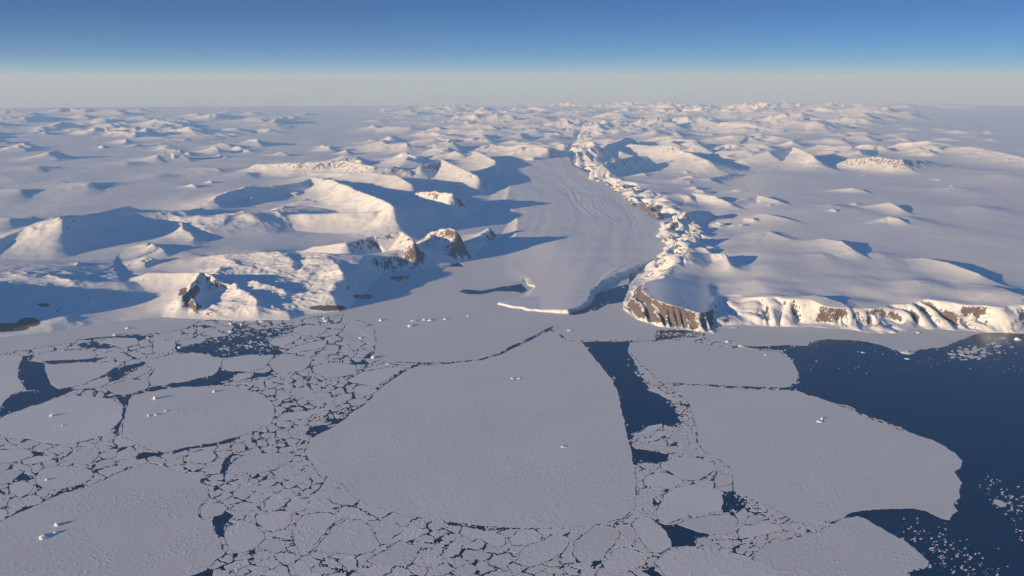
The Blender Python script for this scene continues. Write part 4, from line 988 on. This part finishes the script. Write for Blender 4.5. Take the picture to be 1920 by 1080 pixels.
def components(lab):
    """connected pieces of equal label, by runs"""
    H, W = lab.shape
    parent = []
    def find(i):
        while parent[i] != i:
            parent[i] = parent[parent[i]]; i = parent[i]
        return i
    runs = []; prev = []
    for i in range(H):
        row = lab[i]
        ch = np.flatnonzero(np.diff(row)) + 1
        st = np.concatenate([[0], ch]); en = np.concatenate([ch, [W]])
        vals = row[st]
        cur = []
        for s_, e_, v in zip(st.tolist(), en.tolist(), vals.tolist()):
            if v:
                parent.append(len(parent)); rid = len(parent) - 1
                cur.append((s_, e_, v, rid)); runs.append((i, s_, e_, v, rid))
        j = 0
        for (s_, e_, v, rid) in cur:
            while j < len(prev) and prev[j][1] <= s_: j += 1
            k = j
            while k < len(prev) and prev[k][0] < e_:
                if prev[k][2] == v:
                    a, b = find(rid), find(prev[k][3])
                    if a != b: parent[max(a, b)] = min(a, b)
                k += 1
        prev = cur
    comp = np.zeros((H, W), np.int32)
    info = {}
    for (i, s_, e_, v, rid) in runs:
        r_ = find(rid) + 1
        comp[i, s_:e_] = r_
        if r_ not in info: info[r_] = [v, i, s_, 0]     # label, start row, start col, area
        info[r_][3] += e_ - s_
    return comp, info

def trace(comp, cid, i, j):
    """outer outline (corner points) of a piece, starting at its first pixel, clockwise"""
    H, W = comp.shape
    pts = []
    y, x = i, j; d = 0      # directions: 0 right, 1 down, 2 left, 3 up ; walking on corners with the piece on the right
    sy, sx = y, x
    def px_(a, b): return 0 <= a < H and 0 <= b < W and comp[a, b] == cid
    DX = (1, 0, -1, 0); DY = (0, 1, 0, -1)
    while True:
        pts.append((x, y))
        x += DX[d]; y += DY[d]
        # pixels ahead-left and ahead-right
        if d == 0: l, r_ = px_(y - 1, x), px_(y, x)
        elif d == 1: l, r_ = px_(y, x), px_(y, x - 1)
        elif d == 2: l, r_ = px_(y, x - 1), px_(y - 1, x - 1)
        else: l, r_ = px_(y - 1, x - 1), px_(y - 1, x)
        if l: d = (d + 3) % 4
        elif not r_: d = (d + 1) % 4
        if (x, y) == (sx, sy) and d == 0: break
        if len(pts) > 60000: break
    return np.array(pts, float)

def smooth_outline(p, it=2):
    if len(p) < 8: return p
    for _ in range(it):
        p = (np.roll(p, 1, 0) + 2 * p + np.roll(p, -1, 0)) / 4
    # drop points that lie on straight runs
    keep = []
    n = len(p); last = p[0]; keep.append(0)
    for k in range(1, n - 1):
        a = p[k] - last; b = p[k + 1] - p[k]
        if abs(a[0] * b[1] - a[1] * b[0]) > 0.12 or np.hypot(*a) > 7:
            keep.append(k); last = p[k]
    q = p[keep]
    return q if len(q) >= 3 else p

def slab(outlines, thick):
    """one mesh: every outline a slab standing a little above the water"""
    V = []; Q = []; N = []; base = 0
    for (xy, h) in zip(outlines, thick):
        n = len(xy)
        top = np.column_stack([xy, np.full(n, h)]); bot = np.column_stack([xy, np.full(n, -1.5)])
        V.append(top); V.append(bot)
        i = np.arange(n); j = (i + 1) % n
        area = 0.5 * np.sum(xy[:, 0] * np.roll(xy[:, 1], -1) - np.roll(xy[:, 0], -1) * xy[:, 1])
        if area > 0:
            N.append(base + i); Q.append(np.stack([base + i, base + n + i, base + n + j, base + j], 1))
        else:
            N.append(base + i[::-1]); Q.append(np.stack([base + j, base + n + j, base + n + i, base + i], 1))
        base += 2 * n
    return np.vstack(V), np.vstack(Q), N

lab, ids, wmask = floe_raster()
print('raster', time.time() - T0)
comp, info = components(lab)
print('components', len(info), time.time() - T0)
area_of = {}
named_best = {}
for cid, (v, i, j, a) in info.items():
    if v < 1000:
        if v not in named_best or a > named_best[v][1]: named_best[v] = (cid, a)
pieces = []
for cid, (v, i, j, a) in info.items():
    if a < 7: continue
    main = v < 1000 and named_best[v][0] == cid
    cx = (j / S + RX0); cy = i / S + RY0
    pieces.append((a, cid, v, i, j, main))
pieces.sort(reverse=True)
N_THINGS = 285
big = []; small = []
for t in pieces:
    a, cid, v, i, j, main = t
    if v == 1: (big if main else small).append(t); continue
    if main or (len(big) < N_THINGS and a > 60 and 1000 <= v < 200000): big.append(t)
    else: small.append(t)
def outline_world(t):
    a, cid, v, i, j, main = t
    p = smooth_outline(trace(comp, cid, i, j), 2 if v < 1000 else 6 if a > 200 else 3)
    x = p[:, 0] / S + RX0; y = p[:, 1] / S + RY0
    X, Y = at(x, y)
    return np.column_stack([X, Y]), x, y

landmarks = []
outl = {}
for t in big:
    outl[t[1]] = outline_world(t)
for t in big:
    if t[5] and t[2] != 1:
        nm = ids[t[2]][0]
        if nm:
            xy, x, y = outl[t[1]]
            landmarks.append((nm, np.clip(x, 0, 1920), np.clip(y, 600, 1080)))
landmarks.append(('the glacier front', np.array([935., 1000., 1068.]), np.array([573., 583., 589.])))
landmarks.append(('the wide dark lead', np.array([330., 420., 500., 560.]), np.array([650., 640., 625., 612.])))
landmarks.append(('the left shore', np.array([100., 225., 330., 420., 520., 600.]), np.array([625., 605., 600., 603., 603., 592.])))

def direction(dx, dy):
    a = math.degrees(math.atan2(-dy * 1.5, dx)) % 360
    return ['to the right of', 'up and right of', 'above', 'up and left of', 'to the left of', 'down and left of', 'below', 'down and right of'][int((a + 22.5) // 45) % 8]

auto = {}
for t in big:
    a, cid, v, i, j, main = t
    if main: continue
    xy, x, y = outl[cid]
    cx, cy = x.mean(), y.mean()
    ext = max(x.max() - x.min(), 1), max(y.max() - y.min(), 1)
    best = None
    for nm, lx, ly in landmarks:
        dd = (lx - cx) ** 2 + ((ly - cy) * 1.6) ** 2
        k = int(np.argmin(dd))
        if best is None or dd[k] < best[0]: best = (dd[k], nm, cx - lx[k], cy - ly[k])
    sz = 'medium' if a > 1500 * 1.6 else 'small' if a > 450 * 1.6 else 'tiny'
    asp = ext[0] / ext[1] / 2.0
    shp = 'long' if asp > 1.7 else 'tall' if asp < 0.7 else 'compact'
    key = (sz, shp, direction(best[2], best[3]), best[1])
    auto.setdefault(key, []).append((best[0], cid, cx))
ORD = ['nearest', 'second nearest', 'third nearest', 'fourth nearest', 'fifth nearest', 'sixth nearest', 'seventh nearest', 'eighth nearest', 'ninth nearest', 'tenth nearest', 'eleventh nearest', 'twelfth nearest'] + ['far away'] * 40
auto_label = {}
for (sz, shp, dr, nm), lst in auto.items():
    lst.sort()
    nm = nm.replace('the pale floe left of the thin crack', 'the pale five sided floe').replace('the floe right of the thin crack', 'the thin crack').replace('the rounded floe below the black pool', 'the black pool').replace('the bottom floe beside the pressure ridge', 'the pressure ridge floe').replace('the floe with the round right end', 'the round ended floe').replace('the round floe at the left edge', 'the left edge round floe').replace('the floe left of the crescent lead', 'the crescent lead').replace('the floe right of the crescent lead', 'the tapering floe').replace('the thin floe above the crescent lead', 'the long thin floe').replace('the broad floe under the wide dark lead', 'the broad rounded floe').replace('the big floe in the narrow channel', 'the big channel floe').replace('the rhombus floe under the central giant', 'the rhombus floe')
    for k, (dd, cid, cx) in enumerate(lst):
        if len(lst) == 1: auto_label[cid] = '%s %s floe in the pack %s %s' % (sz, shp, dr, nm)
        else: auto_label[cid] = '%s %s floe %s %s, %s to it' % (sz, shp, dr, nm, ORD[k])

for t in big:
    a, cid, v, i, j, main = t
    xy, x, y = outl[cid]
    h = 0.4 + 0.4 * ((cid * 7919) % 101) / 101.0
    if v == 1: h = 1.0
    c = xy.mean(0)
    V, Q, N = slab([xy - c], [h])
    name = 'fast_ice' if v == 1 else 'ice_floe'
    o = mesh_from(name, V, Q, ngons=N, material=M_ICE, smooth=False)
    o.location = (c[0], c[1], 0)
    if v == 1: tag(o, 'unbroken sheet of sea ice frozen to the coast and the glacier front', 'sea ice', kind='structure')
    elif main: tag(o, ids[v][1], 'ice floe', 'floes of the drifting pack ice')
    else: tag(o, auto_label[cid], 'ice floe', 'floes of the drifting pack ice')
print('floes', len(big), 'small', len(small), time.time() - T0)

# brash: the remaining slivers plus loose crumbs in the leads, one uncountable mass
outs = []; th = []
for t in small:
    xy, x, y = outline_world(t)
    outs.append(xy); th.append(0.5 + rnd.random() * 0.8)
H_, W_ = lab.shape
def crumb(x, y, sx, sy):
    n = rnd.randint(5, 8); o = []
    a0 = rnd.random() * 6
    for k in range(n):
        a = a0 + k * 2 * math.pi / n; q = rnd.uniform(0.6, 1.15)
        o.append((x + math.cos(a) * sx * q, y + math.sin(a) * sy * q))
    gx, gy = at(np.array([p[0] for p in o]), np.array([p[1] for p in o]))
    outs.append(np.column_stack([gx, gy])); th.append(0.4 + rnd.random() * 0.9)
def is_water(x, y, inpoly=True):
    i, j = int((y - RY0) * S), int((x - RX0) * S)
    return 0 <= i < H_ and 0 <= j < W_ and lab[i, j] == 0 and (inpoly or not wmask[i, j])
def scatter(n, f, smin, smax, inpoly=True, thin=False):
    for _ in range(n):
        x, y = f()
        if not is_water(x, y, inpoly): continue
        if thin and float(fbm(np.array([x / 16.0]), np.array([y / 9.0]), 3, 120)[0]) < 0.02: continue
        s_ = smin + (smax - smin) * rnd.random() ** 3
        crumb(x, y, s_, s_ * (0.33 + 0.25 * (y - 600) / 480))
def strip(pts, wd):
    def f():
        k = rnd.randrange(len(pts) - 1); t = rnd.random()
        x = pts[k][0] * (1 - t) + pts[k + 1][0] * t; y = pts[k][1] * (1 - t) + pts[k + 1][1] * t
        return x + rnd.gauss(0, wd), y + rnd.gauss(0, wd * 0.45)
    return f
scatter(4200, lambda: (rnd.uniform(0, 760), rnd.uniform(602, 1080)), 0.7, 3.0, False)
scatter(2600, lambda: (rnd.uniform(480, 1300), rnd.uniform(930, 1090)), 0.6, 2.8, False)
scatter(420, strip([(370, 640), (440, 625), (560, 612), (520, 640), (420, 655)], 14), 1.0, 5.0)
scatter(700, strip([(1195, 665), (1210, 700), (1235, 725), (1270, 750), (1288, 790), (1290, 830)], 7), 1.0, 5.0)
scatter(500, strip([(1190, 815), (1290, 800), (1300, 840)], 9), 1.0, 4.0)
scatter(700, strip([(1330, 850), (1362, 880), (1370, 905)], 7), 0.8, 3.5)
scatter(900, strip([(1390, 925), (1440, 950), (1500, 975), (1540, 985), (1470, 990)], 12), 0.8, 3.5)
scatter(500, strip([(1190, 880), (1195, 950), (1200, 970)], 7), 0.8, 3.0)
scatter(620, strip([(1700, 985), (1760, 1020), (1800, 1055), (1850, 1075)], 24), 0.4, 3.2, thin=True)
scatter(420, strip([(1850, 900), (1890, 930), (1915, 960), (1930, 1010)], 18), 0.4, 3.4, thin=True)
scatter(120, strip([(1790, 670), (1830, 655), (1870, 645), (1820, 665)], 14), 1.2, 8.0)
scatter(60, lambda: (rnd.uniform(1520, 1930), rnd.uniform(640, 700)), 0.8, 2.6)
scatter(160, strip([(1240, 625), (1290, 628), (1320, 622)], 5), 0.8, 3.0)
scatter(200, strip([(1340, 643), (1375, 646), (1400, 650)], 3), 0.8, 3.0)
V, Q, N = slab(outs, th)
o = mesh_from('brash_ice', V, Q, ngons=N, material=M_ICE, smooth=False)
tag(o, 'broken brash ice and small crumbs filling the cracks between the floes', 'brash ice', kind='stuff')
print('brash', len(outs), time.time() - T0)

# ---------------------------------------------------------------- small pools of open water in the fast ice
for k_, hp in enumerate(FAST_HOLES[1:-1]):
    q = []
    for i_ in range(len(hp)):
        (x0_, y0_), (x1_, y1_) = hp[i_], hp[(i_ + 1) % len(hp)]
        for t_ in (0, 0.25, 0.5, 0.75):
            q.append((x0_ + (x1_ - x0_) * t_ + rnd.gauss(0, 0.7), y0_ + (y1_ - y0_) * t_ + rnd.gauss(0, 0.35)))
    xy = np.array(gpoly(q)); c = xy.mean(0); xy = xy - c
    ar = np.sum(xy[:, 0] * np.roll(xy[:, 1], -1) - np.roll(xy[:, 0], -1) * xy[:, 1])
    if ar < 0: xy = xy[::-1]
    o = mesh_from('pool', np.column_stack([xy, np.zeros(len(xy))]), None, None, [np.arange(len(xy))], M_WATER, False)
    o.location = (c[0], c[1], 1.25)
    tag(o, 'small dark pool of open water in the fast ice', 'pool', kind='structure')

# ---------------------------------------------------------------- icebergs
def berg(px_, py_, wpx, hm, label, seed, stretch=1.0, rot=0.0, peaks=3, group='icebergs frozen into the sea ice', part=True):
    """irregular block of glacier ice: a height field of a few sharp peaks cut off at an uneven waterline"""
    X0, Y0 = at(px_, py_); X0 = float(X0); Y0 = float(Y0)
    D0 = math.hypot(X0, Y0)
    wm = wpx * math.hypot(D0, CAM_H) / F_PX
    r = random.Random(seed)
    n = 26
    u = np.linspace(-1, 1, n)
    U, Vv = np.meshgrid(u, u)
    rr = np.sqrt(U ** 2 + Vv ** 2)
    edge = 0.82 + 0.22 * fbm(np.cos(np.arctan2(Vv, U)) * 1.7 + seed, np.sin(np.arctan2(Vv, U)) * 1.7, 3, seed)
    m = np.clip((edge - rr) / 0.16, 0, 1)
    z = np.zeros_like(U)
    for k in range(peaks):
        cx, cy = r.uniform(-0.45, 0.45), r.uniform(-0.4, 0.4)
        if k == 0: cx, cy = -0.15, 0.0
        z = np.maximum(z, (1.0 if k == 0 else r.uniform(0.4, 0.85)) * (1 - np.clip(np.hypot(U - cx, (Vv - cy)) / r.uniform(0.5, 0.9), 0, 1)) ** 0.9)
    z = (0.25 + 0.75 * z) * m * hm * (1 + 0.35 * fbm(U * 3 + seed, Vv * 3, 3, seed + 5)) 
    z = np.where(m > 0, z + 1.0, -1.0)
    a = math.cos(rot); b = math.sin(rot)
    x = U * wm * 0.5 * 1.15; y = Vv * wm * 0.5 * 1.15 * stretch
    P = np.stack([x * a - y * b, x * b + y * a, z], -1).reshape(-1, 3)
    keep = (m[:-1, :-1] + m[1:, 1:] + m[1:, :-1] + m[:-1, 1:]) > 0
    v2, q2, _ = compact(P, grid_quads(n, n, keep))
    o = mesh_from('iceberg', v2, q2, material=M_BERG, smooth=False)
    o.location = (X0, Y0, 0)
    tag(o, label, 'iceberg', group)
    return o
BERGS = [
 (84, 1007, 17, 13, 'largest jagged white iceberg frozen into the lower left giant floe', 1.2),
 (107, 985, 10, 17, 'slim iceberg just above the largest one on the lower left floe', 0.8),
 (104, 1000, 9, 11, 'low ice block between the two icebergs on the lower left floe', 0.8),
 (291, 748, 7, 28, 'small bright iceberg with a thin shadow on the large rounded left floe', 1.0),
 (402, 735, 6, 18, 'tiny iceberg near the upper right edge of the large rounded left floe', 1.0),
 (279, 780, 5, 14, 'tiny iceberg starting a low broken row on the large rounded left floe', 1.0),
 (293, 778, 7, 10, 'low ice lump in the broken row on the large rounded left floe', 0.8),
 (311, 771, 5, 9, 'faint ice lump right of the broken row on the large rounded floe', 1.0),
 (97, 780, 6, 18, 'small bright iceberg on the round floe at the left edge', 1.0),
 (118, 798, 5, 6, 'low ice lump below the iceberg on the round left edge floe', 1.0),
 (88, 900, 6, 12, 'small bright iceberg on the egg shaped left floe', 1.0),
 (1537, 791, 13, 9, 'long low tabular iceberg on the huge right floe', 0.5),
 (1541, 786, 5, 15, 'pointed iceberg behind the tabular one on the huge right floe', 1.0),
 (1057, 838, 13, 5, 'low faint ice rubble heap near the middle of the central floe', 0.7),
 (961, 710, 8, 9, 'small ice lump, left of a pair, on the upper central floe', 0.8),
 (973, 710, 7, 8, 'small ice lump, right of a pair, on the upper central floe', 0.8),
 (216, 629, 7, 24, 'round bright iceberg beside the thin lead under the left shore', 1.0),
 (278, 634, 5, 14, 'small bright iceberg at the right end of the thin shore lead', 1.0),
 (240, 616, 9, 16, 'iceberg with a grey shadow close under the left shore', 0.8),
 (769, 612, 10, 22, 'bright angular iceberg on the fast ice left of the glacier front', 0.9),
 (775, 602, 13, 14, 'low ice block above the bright angular iceberg on the fast ice', 0.6),
 (796, 600, 8, 16, 'left of two close icebergs left of the glacier front', 0.9),
 (806, 601, 9, 16, 'right of two close icebergs left of the glacier front', 0.9),
 (835, 599, 9, 12, 'low iceberg midway to the glacier front', 0.7),
 (878, 593, 7, 10, 'small ice block close to the left end of the glacier front', 0.8),
 (714, 601, 7, 20, 'round white iceberg at the end of the left fast ice', 1.0),
 (700, 671, 9, 24, 'iceberg standing at the corner where the thin crack starts', 1.0),
 (676, 634, 8, 10, 'low ice block in the pack left of the fast ice edge', 0.8),
 (728, 683, 10, 7, 'flat rubble heap on the thin crack above the central floe', 0.7),
 (608, 598, 8, 22, 'rosy lit iceberg off the crevassed coast', 0.9),
 (611, 603, 10, 16, 'flat iceberg below the rosy lit one off the crevassed coast', 0.7),
 (433, 608, 7, 26, 'iceberg at the top left of the wide dark lead', 1.0),
 (453, 610, 5, 30, 'slender iceberg in the top of the wide dark lead', 1.0),
 (471, 641, 5, 12, 'tiny bright iceberg adrift in the wide dark lead', 1.0),
 (337, 652, 8, 14, 'bright iceberg at the left tip of the wide dark lead', 0.9),
 (432, 622, 9, 12, 'flat ice block on the left shore of the dark lead', 0.7),
 (491, 603, 13, 14, 'creamy iceberg fallen in front of the crevassed coast', 0.7),
 (1067, 620, 8, 12, 'grey iceberg beside the small pool under the glacier front', 0.8),
 (1364, 641, 9, 14, 'small dark sided iceberg on the lead below the cliffs', 0.8),
 (1390, 649, 12, 10, 'bright flat ice block in the lead below the cliffs', 0.6),
 (1655, 624, 15, 14, 'left half of the bright iceberg row grounded under the cliffs', 0.5),
 (1674, 624, 13, 14, 'right half of the bright iceberg row grounded under the cliffs', 0.5),
 (1722, 624, 9, 10, 'grey sided iceberg right of the grounded row under the cliffs', 0.8),
 (1702, 661, 26, 12, 'wedge shaped tabular iceberg at the edge of the right fast ice', 0.7),
 (1701, 673, 9, 5, 'flat ice block adrift just below the wedge shaped iceberg', 0.7),
 (1908, 637, 10, 22, 'bright square iceberg in open water by the right edge', 0.8),
 (1618, 661, 8, 5, 'lone white ice block adrift on the open right sea', 0.7),
 (1435, 666, 3, 10, 'tiny white speck of ice on the floe with the round end', 1.0),
 (1785, 664, 14, 4, 'left flat piece of the drifting ice cluster on the right sea', 0.7),
 (1805, 666, 10, 4, 'middle flat piece of the drifting ice cluster on the right sea', 0.7),
]
for k, (x, y, wp, hm, lb, st) in enumerate(BERGS):
    berg(x, y, wp, hm, lb, 11 + k * 3, st, rnd.uniform(-0.5, 0.5), peaks=rnd.choice((2, 3, 4)))

# ---------------------------------------------------------------- air
def build_haze():
    me = bpy.data.meshes.new('haze')
    a = 270000.0; z0, z1 = -6400.0, 4300.0
    v = [(x, y, z) for z in (z0, z1) for (x, y) in ((-a, -a), (a, -a), (a, a), (-a, a))]
    me.from_pydata(v, [], [(0, 3, 2, 1), (4, 5, 6, 7), (0, 1, 5, 4), (1, 2, 6, 5), (2, 3, 7, 6), (3, 0, 4, 7)])
    o = bpy.data.objects.new('haze', me); C.objects.link(o)
    m = bpy.data.materials.new('haze'); m.use_nodes = True
    n = m.node_tree; n.nodes.clear()
    ou = n.nodes.new('ShaderNodeOutputMaterial'); pv = n.nodes.new('ShaderNodeVolumePrincipled')
    pv.inputs['Color'].default_value = (*HAZE_COLOR, 1)
    pv.inputs['Density'].default_value = HAZE_DENSITY
    pv.inputs['Anisotropy'].default_value = 0.0
    pv.inputs['Absorption Color'].default_value = (1, 1, 1, 1)
    n.links.new(pv.outputs[0], ou.inputs['Volume'])
    me.materials.append(m)
    tag(o, 'thin blue air haze over the ice', 'haze', kind='stuff')
build_haze()
print('done', time.time() - T0)
